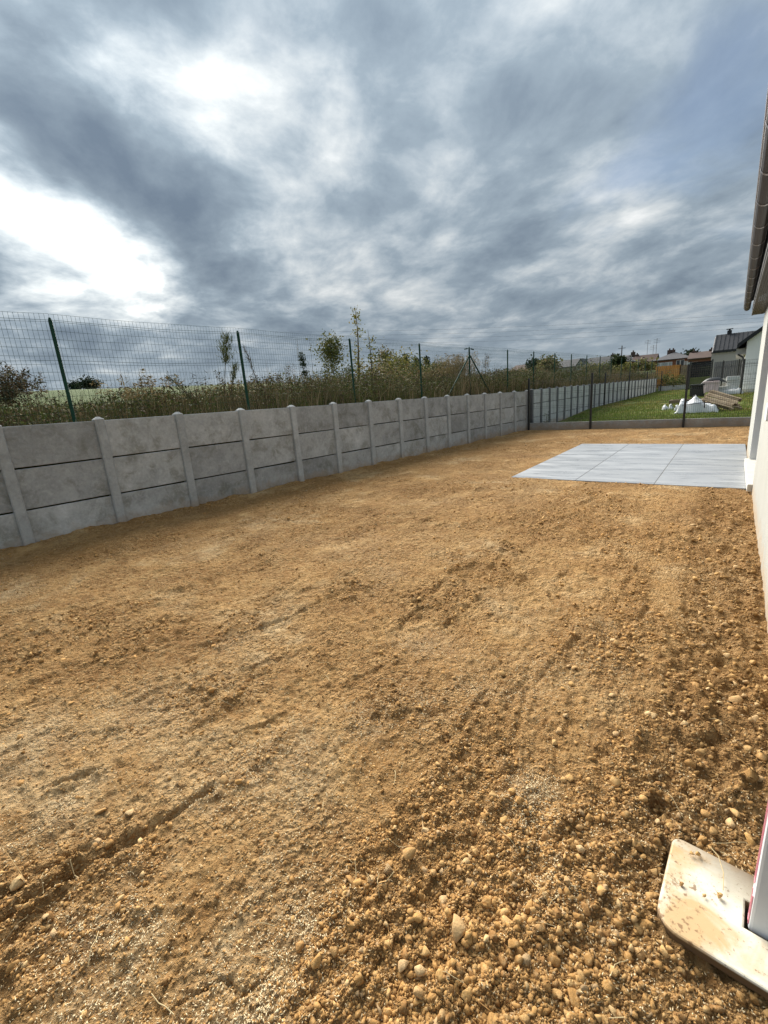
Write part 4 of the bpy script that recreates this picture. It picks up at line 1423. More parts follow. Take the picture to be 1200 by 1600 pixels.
for xk in (-0.3, 0.3):
    mb.tube([(xk, 0.02, 0), (xk, 0.02, 0.69)], 0.018, 6); mb.tube([(xk, 0.33, 0), (xk, 0.33, 0.69)], 0.018, 6)
mb.tube([(-0.32, 0.02, 0.69), (0.32, 0.02, 0.69)], 0.018, 6); mb.tube([(-0.32, 0.33, 0.69), (0.32, 0.33, 0.69)], 0.018, 6)
mb.build('stand', M_black, st)
# white blocks
BL = mat_simple('aerated_block', (0.66, 0.66, 0.64), (0.56, 0.56, 0.54), 6, 0.9, 0.1, 0.2, rand=0.08)
blk = [(-0.10, 30.2, 0.60, 0.14, 'lowest of the stacked white blocks by the white house'), (-0.08, 30.22, 0.83, -0.1, 'middle one of the stacked white blocks by the white house'),
       (-0.11, 30.2, 1.06, 0.05, 'topmost of the stacked white blocks by the white house'), (-0.62, 29.95, 0.58, 0.5, 'white block lying left of the stack on the pale rubble')]
for k, (x_, y_, z_, rz, lb) in enumerate(blk):
    o = tag(MB().box(-0.27, 0.27, -0.12, 0.12, 0, 0.22).build('block', BL, None, bevel=0.01), lb, 'block')
    o.location = (x_, y_, z_ - 0.02); o.rotation_euler = (0, 0, rz)
rb = tag(cloth_heap('rubble_heap', 0, 0, 0, 1.35, 0.9, lambda U, V: 0.17 + 0 * U, 171, BL, None, 24, 16, 0.14), 'low heap of white rubble beside the white house', 'rubble')
rb.location = (-0.30, 30.1, 0.38)

# ------------------------------------------------------------------ houses


def window(parent, x, z, w_, h_, y, frame_m, pane_m, sill=True):
    o = MB().box(x - w_ / 2, x + w_ / 2, y - 0.06, y - 0.002, z, z + h_).build('window', frame_m, parent)
    k = 0.07
    for s_ in (-1, 1):
        MB().box(x + s_ * w_ / 4 - w_ / 4 + k, x + s_ * w_ / 4 + w_ / 4 - k, y - 0.075, y - 0.062, z + k, z + h_ - k).build('pane', pane_m, o)
    if sill:
        MB().box(x - w_ / 2 - 0.08, x + w_ / 2 + 0.08, y - 0.16, y - 0.003, z - 0.10, z - 0.005).build('sill', frame_m, o)
    return o


def roof_gable(w0, w1, d0, d1, ze, zr, over=0.35, th=0.14, axis='x'):
    """closed gabled roof shell, ridge along axis"""
    mb = MB()
    if axis == 'x':
        dm = (d0 + d1) / 2; k = (zr - ze) / (dm - d0)
        a0, a1 = d0 - over, d1 + over
        ze2 = ze - over * k
        poly = [(a0, ze2), (dm, zr), (a1, ze2), (a1, ze2 + th), (dm, zr + th), (a0, ze2 + th)]
        mb.prism(poly, 'x', w0 - over * 0.6, w1 + over * 0.6)
    else:
        dm = (w0 + w1) / 2; k = (zr - ze) / (dm - w0)
        a0, a1 = w0 - over, w1 + over
        ze2 = ze - over * k
        poly = [(a0, ze2), (dm, zr), (a1, ze2), (a1, ze2 + th), (dm, zr + th), (a0, ze2 + th)]
        mb.prism(poly, 'y', d0 - over * 0.6, d1 + over * 0.6)
    return mb


def roof_hip(w0, w1, d0, d1, ze, zr, over=0.35):
    x0, x1, y0, y1 = w0 - over, w1 + over, d0 - over, d1 + over
    ym = (y0 + y1) / 2; h = (y1 - y0) / 2 * 0.8
    vs = [(x0, y0, ze), (x1, y0, ze), (x1, y1, ze), (x0, y1, ze), (x0 + h, ym, zr), (x1 - h, ym, zr), (x0, y0, ze - 0.12), (x1, y0, ze - .12), (x1, y1, ze - .12), (x0, y1, ze - .12)]
    return MB().add(vs, [(0, 1, 5, 4), (1, 2, 5), (2, 3, 4, 5), (3, 0, 4), (0, 6, 7, 1), (1, 7, 8, 2), (2, 8, 9, 3), (3, 9, 6, 0), (6, 9, 8, 7)])


m, t, b = mat('brick', 0.9, 0.15)
tcn = t.n('ShaderNodeTexCoord')
br = t.n('ShaderNodeTexBrick')
mp = t.n('ShaderNodeMapping'); t.put(mp.inputs[0], tcn.outputs['Object']); mp.inputs['Rotation'].default_value = (rad(90), 0, 0)
t.put(br.inputs['Vector'], mp.outputs[0])
br.inputs['Scale'].default_value = 4.5
br.inputs['Color1'].default_value = (0.27, 0.095, 0.05, 1); br.inputs['Color2'].default_value = (0.21, 0.075, 0.042, 1); br.inputs['Mortar'].default_value = (0.25, 0.2, 0.16, 1)
n1 = t.noise(tcn.outputs['Object'], 0.7, 5, 0.6)
t.put(b.inputs['Base Color'], t.mix(t.mapr(n1, 0.4, 0.7, 0, 0.4), br.outputs[0], (0.15, 0.07, 0.045)))
M_brick = m
M_tile = mat_simple('brown_tile', (0.105, 0.072, 0.058), (0.075, 0.052, 0.045), 1.2, 0.85, 0.2, 0.2)
M_greytile = mat_simple('grey_tile', (0.115, 0.112, 0.115), (0.085, 0.083, 0.088), 1.2, 0.85, 0.2, 0.2)
M_creamwall = mat_simple('cream_wall', (0.56, 0.52, 0.45), (0.48, 0.44, 0.38), 1, 0.9)
M_greywall = mat_simple('grey_wall', (0.36, 0.35, 0.345), (0.31, 0.30, 0.30), 0.8, 0.9)


def far_house(name, label, u0, u1, v_eave, v_ridge, Y, wall_m, roof_m, kind='gable', depth=8.0, wins=(), chim=(), axis='x', antenna=(), group=None):
    a = spot_y(u0, v_eave, Y); um = (u0 + u1) / 2
    e = spot_y(um, v_eave, Y).z
    x0 = spot_y(u0, v_eave, Y).x; x1 = spot_y(u1, v_eave, Y).x
    zr = spot_y(um, v_ridge, Y + (depth / 2 if axis == 'x' else 0)).z
    zb = float(terrain(np.array([(x0 + x1) / 2]), np.array([Y]))[0]) - 0.6
    root = tag(empty(name, (x0, Y, zb)), label, 'house', group)
    ze = e - zb; zr_ = zr - zb; W_ = x1 - x0
    if kind == 'gable' and axis == 'y':
        MB().prism([(0, 0), (W_, 0), (W_, ze), (W_ / 2, zr_), (0, ze)], 'y', 0, depth).build('wall', wall_m, root)
        roof_gable(0, W_, 0, depth, ze + 0.02, zr_ + 0.02, 0.4, 0.18, 'y').build('roof', roof_m, root)
    elif kind == 'gable':
        MB().prism([(0, 0), (depth, 0), (depth, ze), (depth / 2, zr_), (0, ze)], 'x', 0, W_).build('wall', wall_m, root)
        roof_gable(0, W_, 0, depth, ze + 0.02, zr_ + 0.02, 0.3, 0.18, 'x').build('roof', roof_m, root)
    else:
        MB().box(0, W_, 0, depth, 0, ze - 0.12).build('wall', wall_m, root)
        roof_hip(0, W_, 0, depth, ze, zr_).build('roof', roof_m, root)
    roof = [o for o in root.children if o.name.startswith('roof')][0]
    for fx, fw, dz, hh, m_ in wins:
        window(root, W_ * fx, ze - dz - hh, fw, hh, 0.0, M_white, m_)
    for fx in chim:
        c_ = MB().box(W_ * fx - 0.35, W_ * fx + 0.35, depth / 2 - 0.3, depth / 2 + 0.3, zr_ - 0.5, zr_ + 0.45).build('chimney', M_tile, roof)
        MB().tube([(W_ * fx, depth / 2, zr_ + 0.45), (W_ * fx, depth / 2, zr_ + 0.75)], 0.13, 8).build('chimney_pot', M_tile, roof)
    for fx, hh in antenna:
        mb = MB().tube([(W_ * fx, depth / 2, zr_), (W_ * fx, depth / 2, zr_ + hh)], 0.035, 5)
        for k in range(3):
            mb.tube([(W_ * fx - 0.6, depth / 2, zr_ + hh - 0.2 - 0.3 * k), (W_ * fx + 0.6, depth / 2, zr_ + hh - 0.2 - 0.3 * k)], 0.02, 4)
        mb.build('antenna', M_greytile, roof)
    return root


PALE_PANE = mat_simple('pale_curtain', (0.45, 0.47, 0.48), (0.38, 0.40, 0.42), 2, 0.4)  # even pale colour for window panes, emits nothing
far_house('brick_house', 'red brick house with hipped grey roof above the orange fence', 1021, 1079, 561, 550.3, 105, M_brick, M_greytile, 'hip', 8,
          [(0.22, 1.3, 0.5, 1.4, PALE_PANE), (0.42, 1.3, 0.5, 1.3, PALE_PANE), (0.74, 1.3, 0.3, 1.4, M_glass), (0.92, .9, .6, 1.2, PALE_PANE)], (0.36, 0.46), antenna=((-0.02, 3.0),))
far_house('brick_house', 'brick house with dark brown roof beside the grey modern house', 1076, 1118, 560, 551, 100, M_brick, M_tile, 'gable', 8,
          [(0.16, 1.5, 0.5, 1.5, PALE_PANE), (0.42, 1.8, 0.6, 1.0, PALE_PANE), (0.75, 1.8, 0.7, 1.0, PALE_PANE)], (0.12, 0.78))
far_house('brick_house', 'dark brown roofed brick house between grey and hipped roofs', 985, 1022, 570, 556.5, 108, M_brick, M_tile, 'gable', 8,
          [(0.25, 1.4, 0.5, 1.4, PALE_PANE), (0.85, 1.6, 0.4, 1.0, PALE_PANE)], (0.12,), antenna=((0.55, 3.2), (0.8, 2.0)))
far_house('terraced_house', 'brick house half hidden by the dark round tree', 952, 986, 566, 556, 98, M_brick, M_greytile, 'hip', 8, [(0.5, 1.5, 0.7, 1.2, PALE_PANE)], (0.9,))
far_house('terraced_house', 'grey roofed pale house with two pale windows', 913, 953, 572.5, 560, 100, M_creamwall, M_greytile, 'gable', 8,
          [(0.2, 1.4, 0.4, 1.5, M_glass), (0.45, 1.3, 0.4, 1.5, PALE_PANE), (0.8, 1.6, 0.3, 1.6, PALE_PANE)], (0.92,))
far_house('terraced_house', 'cream gabled end of a house among the far roofs', 900, 914, 572, 561.5, 101, M_creamwall, M_greytile, 'gable', 9, [(0.5, 1.0, -0.6, 1.2, M_glass)], axis='y')
far_house('terraced_house', 'long grey roofed low house behind the tan grasses', 868, 902, 574, 564, 103, M_creamwall, M_greytile, 'gable', 8, [(0.3, 1.2, 0.8, 1.2, M_glass), (0.7, 1.2, 0.8, 1.2, M_glass)])
far_house('terraced_house', 'low dark brown roof behind the dry weeds', 797, 828, 579, 571.5, 120, M_brick, M_tile, 'gable', 9, [(0.3, 1.2, 0.8, 1.0, M_glass)], (0.55,))
far_house('terraced_house', 'pale grey house showing between the bushes', 578, 612, 590, 567, 60, M_whiterender, M_greywall, 'gable', 7, [(0.42, 1.0, 0.4, 1.6, M_glass), (0.8, 1.0, 0.3, 1.6, M_glass)])

# grey modern house with standing-seam roof
Yg = 52.0
gx0 = spot_y(1112, 552, Yg).x; gze = spot_y(1135, 548, Yg).z; gzr = spot_y(1150, 522.5, Yg + 3.5).z
gh = tag(empty('modern_house', (gx0, Yg, 0.4)), 'grey rendered modern house with dark standing seam roof', 'house')
Wg = 7.5
MB().prism([(0, 0), (7, 0), (7, gze - 0.4), (3.5, gzr - 0.4), (0, gze - 0.4)], 'x', 0, Wg).build('wall', M_greywall, gh)
rf = roof_gable(0.15, Wg, 0, 7, gze - 0.38, gzr - 0.38, 0.12, 0.12, 'x').build('roof', M_slate, gh)
ks = (gzr - gze) / 3.5
for k in range(24):
    xk = 0.15 + k * 0.32
    MB().add(*([(xk, -0.1, gze - 0.26 - 0.1 * ks), (xk + 0.03, -0.1, gze - 0.26 - 0.1 * ks), (xk + 0.03, 3.45, gzr - 0.26 - 0.05 * ks), (xk, 3.45, gzr - 0.26 - .05 * ks),
                 (xk, -0.1, gze - 0.22 - .1 * ks), (xk + 0.03, -0.1, gze - 0.22 - .1 * ks), (xk + 0.03, 3.45, gzr - 0.22 - .05 * ks), (xk, 3.45, gzr - 0.22 - .05 * ks)],
                [(0, 3, 2, 1), (4, 5, 6, 7), (0, 1, 5, 4), (1, 2, 6, 5), (2, 3, 7, 6), (3, 0, 4, 7)])).build('seam', M_slate, rf)
MB().box(-0.02, Wg, -0.16, -0.10, gze - 0.52, gze - 0.42).build('gutter', M_slate, gh)
c_ = MB().box(0.9, 1.25, 3.3, 3.65, gzr - 0.6, gzr + 0.02).build('chimney', M_slate, rf)
MB().box(0.82, 1.33, 3.22, 3.73, gzr + 0.12, gzr + 0.17).build('chimney_cap', M_slate, rf)
MB().box(1.0, 1.15, 3.4, 3.55, gzr + 0.021, gzr + 0.119).build('chimney_stem', M_slate, rf)

# white gabled house
Yn = 31.0
nh = tag(empty('gabled_house', (0.30, Yn, 0.25)), 'white rendered house with dark gabled roof beyond the lawn', 'house')
zl = spot_y(1168, 533, Yn).z - 0.25
Wn = 8.0
k_ = 0.80
MB().prism([(0, -0.2), (Wn, -0.2), (Wn, zl), (Wn / 2, zl + k_ * Wn / 2), (0, zl)], 'y', 0, 11).build('wall', M_whiterender, nh)
roof_gable(0, Wn, 0, 11, zl + 0.02, zl + k_ * Wn / 2 + 0.02, 0.40, 0.20, 'y').build('roof', M_slate, nh)
MB().box(-0.42, -0.003, 0.3, 11, zl - 0.62, zl - 0.32).build('eave_box', M_greywall, nh)
MB().tube([(-0.33, 0.25, zl - 0.62), (-0.10, 0.2, zl - 0.78), (-0.06, 0.2, zl - 1.0), (-0.06, 0.2, 0)], 0.045, 8).build('downpipe', M_black, nh)
MB().box(-0.02, Wn, -0.02, -0.002, -0.2, 0.30).build('plinth', M_sill, nh)

# ------------------------------------------------------------------ our house, at the right
hs = tag(empty('house', (HX, 2.2, 0)), 'cream rendered house with zinc gutter along the yard', 'house')
HY0, HY1 = 2.2, 10.75
DY0, DY1 = 7.08, 9.05          # door opening
DZ = 2.25
L = lambda y_: y_ - 2.2
mbw = MB()
mbw.box(0, 5.0, 0, L(DY0), -0.4, 2.72)
mbw.box(0, 5.0, L(DY1), L(HY1), -0.4, 2.72)
MB().box(0, 0.35, L(DY0), L(DY1), DZ, 2.72).build('lintel', M_render, hs)
wallo = mbw.build('wall', M_render, hs)
# the sliding door in its reveal
dr = MB().box(0.20, 0.26, L(DY0) + 0.002, L(DY1) - 0.002, 0.12, DZ - 0.002).build('door', mat_simple('grey_frame', (0.09, 0.095, 0.10), (0.08, 0.085, 0.09), 5, 0.5), hs)
for a_, b_ in ((DY0 + 0.07, (DY0 + DY1) / 2 - 0.04), ((DY0 + DY1) / 2 + 0.04, DY1 - 0.07)):
    MB().box(0.19, 0.199, L(a_), L(b_), 0.2, DZ - 0.08).build('pane', M_glass, dr)
MB().box(0.27, 0.35, L(DY0) + .002, L(DY1) - .002, 0.0, DZ - 0.002).build('door_back', M_brownboard, hs)
MB().box(-0.055, 0.199, L(DY0) - 0.10, L(DY1) + 0.10, 0.035, 0.13).build('sill', M_sill, hs, bevel=0.006)
MB().box(0.0, 0.198, L(DY1) - 0.006, L(DY1) - 0.001, 0.131, DZ - 0.003).build('jamb_brightener', M_whiterender, hs)  # pale sheet added over the shaded jamb so it reads lighter
# small white fitting on the wall
fx = MB().box(-0.035, -0.002, L(5.55), L(5.75), 1.02, 1.18).build('wall_box', M_white, hs, bevel=0.008, seg=2)
# roof: gutter, fascia, soffit boards, slope
RY0, RY1 = 1.5, 11.15
GX, GZ = -0.250, 2.615
gpoly = []
for k in range(9):
    a_ = math.pi + math.pi * k / 8
    gpoly.append((GX + 0.047 * math.cos(a_), GZ + 0.050 * math.sin(a_)))
inner = [(GX + (q[0] - GX) * 0.92, GZ + (q[1] - GZ) * 0.92) for q in gpoly][::-1]
M_gut = mat_simple('dark_zinc', (0.024, 0.021, 0.023), (0.017, 0.015, 0.017), 4, 0.5, 0.3)
MB().prism(gpoly + inner, 'y', L(RY0), L(RY1)).build('gutter', M_gut, hs)
yk = RY0 + 0.3
while yk < RY1:
    MB().prism([(q[0], q[1] - 0.002) for q in [(GX + (p_[0] - GX) * 1.03, GZ + (p_[1] - GZ) * 1.03) for p_ in gpoly]] + gpoly[::-1], 'y', L(yk), L(yk) + 0.03).build('gutter_bracket', M_zinc, hs)
    yk += 0.62
MB().tube([(GX - 0.046, L(RY0), 2.618), (GX - 0.046, L(RY1), 2.618)], 0.008, 8).build('gutter_bead', M_zinc, hs)
MB().prism(gpoly, 'y', L(RY1) + 0.0, L(RY1) + 0.004).build('gutter_end', M_gut, hs)
MB().box(-0.174, -0.156, L(RY0), L(RY1), 2.47, 2.68).build('fascia', M_brownboard, hs, bevel=0.003)
for k in range(7):
    MB().box(-0.154 + k * 0.022, -0.154 + k * 0.022 + 0.019, L(RY0), L(RY1), 2.476, 2.486).build('soffit_board', M_brownboard, hs)
MB().box(-0.154, 0.0 - 0.002, L(HY1) + 0.002, L(RY1), 2.487, 2.60).build('soffit_block', M_brownboard, hs)
ysl = 0.55
MB().prism([(-0.235, 2.70), (2.5, 2.70 + 2.75 * ysl), (5.25, 2.70), (5.25, 2.76), (2.5, 2.77 + 2.75 * ysl), (-0.235, 2.76)], 'y', L(RY0), L(RY1) + 0.02).build('roof', M_slate, hs)
MB().box(-0.153, 5.0, L(RY1) - 0.02, L(RY1) + 0.004, 2.49, 2.695).build('verge_board', M_brownboard, hs)

# ------------------------------------------------------------------ base plate and its post, at the corner of the house
m, t, b = mat('muddy_white_shaded_sides', 0.6, 0.35)
g = t.n('ShaderNodeNewGeometry'); P = g.outputs['Position']
n1 = t.noise(P, 7, 5, 0.6, 0.8); n2 = t.noise(P, 55, 4, 0.6); n3 = t.noise(P, 120, 3, 0.6)
c = t.mix(t.mapr(n2, 0.4, 0.7, 0, 0.35), (0.62, 0.585, 0.48), (0.50, 0.455, 0.35))
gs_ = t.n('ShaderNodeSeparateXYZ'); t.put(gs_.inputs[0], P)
le = t.math('ADD', t.mapr(gs_.outputs[0], 0.16, 0.0, -0.06, 0.10), t.mapr(gs_.outputs[1], 1.35, 1.12, -.02, 0.06))
c = t.mix(t.mapr(t.math('ADD', n1, le), 0.42, 0.66, 0, 0.85), c, (0.48, 0.30, 0.125))
c = t.mix(t.mapr(t.math('ADD', n2, t.math('MULTIPLY', le, 0.6)), 0.62, 0.70, 0, 0.8), c, (0.19, 0.105, 0.048))
c = t.mix(t.mapr(n3, 0.64, 0.72, 0, 0.7), c, (0.13, 0.07, 0.03))
c = t.mix(t.mapr(gs_.outputs[2], 0.029, 0.024), c, (0.13, 0.08, 0.04))  # plate sides: mud plus a shadow edge painted in dark brown
t.put(b.inputs['Base Color'], c)
bump(t, b, t.math('ADD', n2, n1), 0.25, 0.004)
M_muddy_shaded = m
PTH = 0.028
bp = tag(empty('base_plate', (0.1, 1.26, 0.0)), 'mud stained white base plate with rounded corners lying on the stones', 'base plate')
outline = []


def arc(cx, cy, r, a0, a1, n=7):
    return [(cx + r * math.cos(rad(a0 + (a1 - a0) * k / n)), cy + r * math.sin(rad(a0 + (a1 - a0) * k / n))) for k in range(n + 1)]


x0, x1, y0, y1 = -0.13, 0.50, -0.155, 0.165
outline += arc(x0 + 0.06, y0 + 0.06, 0.06, 180, 270, 8)
outline += [(0.25, y0), (0.265, y0 + .012), (0.33, y0 + .012), (0.345, y0)]
outline += arc(x1 - 0.06, y0 + 0.06, 0.06, 270, 360, 6) + arc(x1 - 0.06, y1 - 0.06, 0.06, 0, 90, 6) + arc(x0 + 0.03, y1 - 0.03, 0.03, 90, 180, 5)
hole = [(0.062, -0.022), (0.062, 0.062), (0.30, 0.062), (0.30, -0.022)]
bm = bmesh.new()
lo = [bm.verts.new((q[0], q[1], 0)) for q in outline]
hi = [bm.verts.new((q[0], q[1], 0)) for q in hole]
for ring in (lo, hi):
    for a_, b_ in zip(ring, ring[1:] + ring[:1]):
        bm.edges.new((a_, b_))
bmesh.ops.triangle_fill(bm, use_beauty=True, use_dissolve=False, edges=bm.edges[:])
r_ = bmesh.ops.extrude_face_region(bm, geom=bm.faces[:])
for v_ in [q for q in r_['geom'] if isinstance(q, bmesh.types.BMVert)]:
    v_.co.z += PTH
bmesh.ops.recalc_face_normals(bm, faces=bm.faces)
sharp = [e for e in bm.edges if len(e.link_faces) == 2 and e.calc_face_angle() > 0.9 and abs((e.verts[0].co - e.verts[1].co).z) < 1e-5 and e.verts[0].co.z > 0.01]
bmesh.ops.bevel(bm, geom=sharp, offset=0.006, segments=2, affect='EDGES', profile=0.5)
me = bpy.data.meshes.new('plate'); bm.to_mesh(me); bm.free()
pl = link('plate', me, bp, M_muddy_shaded)
bp.rotation_euler = (rad(-1.5), rad(1.0), rad(-3))
bp.location.z = 0.002
MB().box(0.02, 0.34, -0.06, 0.10, -0.012, 0.004).build('slot_bottom', mat_simple('slot_dark', (0.03, 0.02, 0.015), (0.04, 0.03, 0.02), 20, 0.9), bp)
pp = tag(empty('marker_board', (0.171, 1.272, 0.01), rad(-3)), 'white board with pink red outlines standing in the base plate', 'board')
MB().box(0.0, 0.19, -0.028, 0.030, 0.0, 0.85).build('body', mat_simple('white_board', (0.66, 0.68, 0.70), (0.60, 0.62, 0.64), 6, 0.5, 0.4), pp, bevel=0.008, seg=2)
M_pinkred = mat_simple('pink_red_print', (0.70, 0.22, 0.28), (0.74, 0.34, 0.38), 40, 0.5, 0.4)


def loop_on_side(z0, z1, y0, y1):
    n_ = 10
    pts = [(-0.0005, y0, z1)] + [(-0.0005, (y0 + y1) / 2 + (y1 - y0) / 2 * math.cos(math.pi + math.pi * k / n_), z0 + (y1 - y0) / 2 + (y1 - y0) / 2 * math.sin(math.pi + math.pi * k / n_)) for k in range(n_ + 1)] + [(-0.0005, y1, z1)]
    MB().tube(pts, 0.0019, 6).build('outline', M_pinkred, pp)


loop_on_side(0.15, 0.60, -0.012, 0.012)
loop_on_side(0.022, 0.12, -0.020, 0.006)
MB().tube([(-0.0005, -0.020, 0.02), (-0.0005, -0.020, 0.11)], 0.002, 6).build('stripe', M_pinkred, pp)
# stones and a straw on the plate
for (x_, y_, s_, lb) in ((0.048, 1.392, 0.009, 'small tan pebble near the far edge of the base plate'), (0.033, 1.384, 0.008, 'small brown pebble touching the tan one on the base plate'), (0.105, 1.285, 0.009, 'reddish pebble in the middle of the base plate'),
                         (0.015, 1.262, 0.007, 'dark crumb of soil on the muddy part of the base plate'), (0.07, 1.262, 0.007, 'dark crumb of soil nearer the slot of the base plate')):
    o = link('pebble', stone_meshes[int(x_ * 1000) % 10])
    o.location = (x_, y_, PTH + 0.006 + s_ * 0.6); o.scale = (s_ * 1.25,) * 3
    tag(o, lb, 'pebble')
stw = MB().tube([(0.075, 1.42, PTH + 0.03), (0.098, 1.40, PTH + 0.028), (0.112, 1.36, PTH + 0.018), (0.113, 1.31, PTH + 0.008)], 0.0013, 5).build('dry_stalk', M_straw)
tag(stw, 'thin dry stalk curling over the far edge of the base plate', 'stalk')


# ------------------------------------------------------------------ trees, bushes and tall plants
def gz(x, y):
    dl = WNRM @ W0 - (WNRM[0] * x + WNRM[1] * y)
    if 0 < dl < 12:
        return float(bank_h(np.array([x]), np.array([y]))[0])
    return float(terrain(np.array([x]), np.array([y]))[0])


def tree(name, label, cat, u, v_top, Y, width_px, kind='round', cols=GRN, nleaf=900, leaf=0.08, group=None, base_v=None, lean=(0, 0), bare=0.0):
    """kind: round, tall, cone, wispy. width in photo pixels at its distance"""
    top = spot_y(u, v_top, Y)
    x, y = top.x, Y
    zb = gz(x, y)
    if base_v:
        zb = min(zb, spot_y(u, base_v, Y).z)
    H = max(top.z - zb, 0.4)
    dist = CF @ np.array([x, y, zb - EYE])
    Wd = width_px * dist / F_PX
    root = tag(empty(name, (x, y, zb)), label, cat, group)
    mb = MB()
    tips = []
    r0 = 0.012 * H + 0.01
    lx, ly = lean
    trunk = [Vector((lx * f_ * H + 0.02 * H * math.sin(f_ * 4 + u), ly * f_ * H + 0.02 * H * math.cos(f_ * 3 + u), -0.15 + (H * 0.97 + 0.15) * f_)) for f_ in np.linspace(0, 1, 7)]
    mb.tube(trunk, [r0 * (1 - 0.9 * k / 6) for k in range(7)], 6)
    nb = {'round': 34, 'tall': 40, 'cone': 60, 'wispy': 16}[kind]
    for k in range(nb):
        f_ = random.uniform(0.04, 0.98)
        if kind == 'cone':
            rr = Wd / 2 * (1.02 - f_) * random.uniform(0.7, 1.1)
            up = -0.10
        elif kind == 'round':
            rr = Wd / 2 * math.sqrt(max(0.05, 1 - (2 * f_ - 1.05) ** 2)) * random.uniform(0.55, 1.12)
            up = 0.15
        elif kind == 'tall':
            rr = Wd / 2 * (1.25 - 0.95 * f_) * random.uniform(0.4, 1.0)
            up = 0.55
        else:
            rr = Wd / 2 * random.uniform(0.3, 1.0)
            up = 0.5
        i0 = min(5, int(f_ * 6)); bp_ = trunk[i0].lerp(trunk[i0 + 1], f_ * 6 - i0)
        a_ = random.uniform(0, 6.28)
        e = bp_ + Vector((math.cos(a_) * rr, math.sin(a_) * rr, rr * up * random.uniform(0.5, 1.4)))
        e.z = min(e.z, H)
        mid = bp_.lerp(e, 0.5) + Vector((0, 0, 0.08 * rr))
        mb.tube([bp_, mid, e], [r0 * 0.35 * (1.1 - f_), r0 * 0.22 * (1.1 - f_), 0.004], 4, caps=False)
        tips.append((bp_, mid, e, rr))
    mb.build('trunk', M_bark, root)
    # leaves in clumps along the branches
    Pl = []
    per = max(4, int(nleaf / len(tips)))
    for bp_, mid, e, rr in tips:
        if random.random() < bare:
            continue
        cl = 0.16 * Wd * random.uniform(0.5, 1.3) if kind != 'cone' else 0.10 * Wd
        if kind == 'wispy':
            cl = 0.10 * Wd
        f_ = rng.uniform(0.25, 1.08, per)
        b0, e0 = np.array(bp_), np.array(e)
        Pl.append(b0 + (e0 - b0) * f_[:, None] + rng.normal(0, 1, (per, 3)) * np.array([cl, cl, cl * (0.45 if kind == 'cone' else 0.8)]))
    Pl = np.concatenate(Pl)
    Pl = Pl[Pl[:, 2] > 0.02]
    n_ = len(Pl)
    v, f, c = leaf_quads(Pl, leaf * rng.uniform(0.6, 1.4, n_), pal(n_, cols, 0.3))
    link('crown', np_mesh('crown', v, f, c), root, M_leaf)
    return root


DK = [(0.022, 0.035, 0.018), (0.03, 0.045, 0.02), (0.016, 0.026, 0.015)]
MID = [(0.06, 0.085, 0.022), (0.085, 0.11, 0.03), (0.045, 0.065, 0.018)]
YEL = [(0.30, 0.24, 0.045), (0.22, 0.20, 0.04), (0.36, 0.29, 0.07), (0.16, 0.17, 0.04)]
OLV = [(0.15, 0.145, 0.045), (0.11, 0.12, 0.035), (0.19, 0.17, 0.06), (0.085, 0.095, 0.03)]
TAN = [(0.26, 0.19, 0.09), (0.20, 0.145, 0.07), (0.15, 0.12, 0.055), (0.32, 0.25, 0.13)]
# far trees on the crest
tree('round_tree', 'left of two dark round trees on the field crest', 'tree', 118, 600, 26, 18, 'round', DK, 1500, 0.28)
tree('round_tree', 'right of two dark round trees on the field crest', 'tree', 140, 596, 26, 28, 'round', DK, 1900, 0.28)
for u, vt, lb in ((632, 552, 'tallest dark cypress above the green bushes'), (650, 558, 'ragged dark cypress between the two pointed ones'), (667, 555, 'dark cypress nearest the tan grass plume')):
    tree('cypress', lb, 'tree', u, vt, 70, 15, 'cone', DK, 2200, 0.35)
tree('small_conifer', 'small dark conifer with drooping tiers beyond the fence', 'tree', 472, 545, 22, 24, 'cone', [(0.03, 0.045, 0.022), (0.045, 0.06, 0.03)], 1500, 0.10)
tree('leafy_bush', 'tall olive green bush beyond the wire fence', 'bush', 516, 527, 20, 50, 'tall', OLV + YEL[1:2] + MID[1:2], 3400, 0.14)
tree('leafy_bush', 'low green bush at the foot of the tall olive one', 'bush', 545, 572, 19, 50, 'round', OLV, 1800, 0.11)
tree('leafy_bush', 'reddish half bare bush beside the small conifer', 'bush', 446, 572, 22, 40, 'round', [(0.17, 0.085, 0.06), (0.12, 0.08, 0.05), (0.10, 0.10, 0.04)], 900, 0.09, bare=0.2)
tree('young_tree', 'tall slim sapling with yellow autumn leaves', 'tree', 551, 474, 13.5, 22, 'tall', YEL, 620, 0.085)
tree('young_tree', 'shorter yellow green sapling beside the tall one', 'tree', 571, 512, 13.7, 24, 'wispy', YEL + MID, 330, 0.085, lean=(0.05, 0))
for u, vt, Y, wpx, cols, lb in ((600, 550, 34, 42, TAN + OLV, 'thin brownish tree in front of the pale grey house'), (625, 560, 26, 62, OLV + YEL, 'yellowish bush right of the pale grey house'),
                                (648, 570, 22, 60, MID + OLV, 'green bush below the cypresses'), (682, 574, 21, 56, MID + OLV, 'green bush beside the tan grass plume'), (588, 573, 19, 64, OLV + TAN, 'olive bush below the pale grey house'),
                                (858, 563, 62, 32, OLV + TAN, 'tan bush left of the long grey roof'), (835, 566, 80, 30, DK, 'dark tree among the far roofs')):
    tree('leafy_bush', lb, 'bush', u, vt, Y, wpx, 'round', cols, 2600, 0.005 * Y + 0.03)
tree('round_tree', 'dark green round tree in front of the brick houses', 'tree', 966, 557, 80, 20, 'round', [(0.05, 0.065, 0.025), (0.035, 0.05, 0.02)], 2600, 0.40)
tree('round_tree', 'dark tree top behind the brick roofs', 'tree', 1080, 546, 118, 22, 'round', DK, 1500, 0.5)
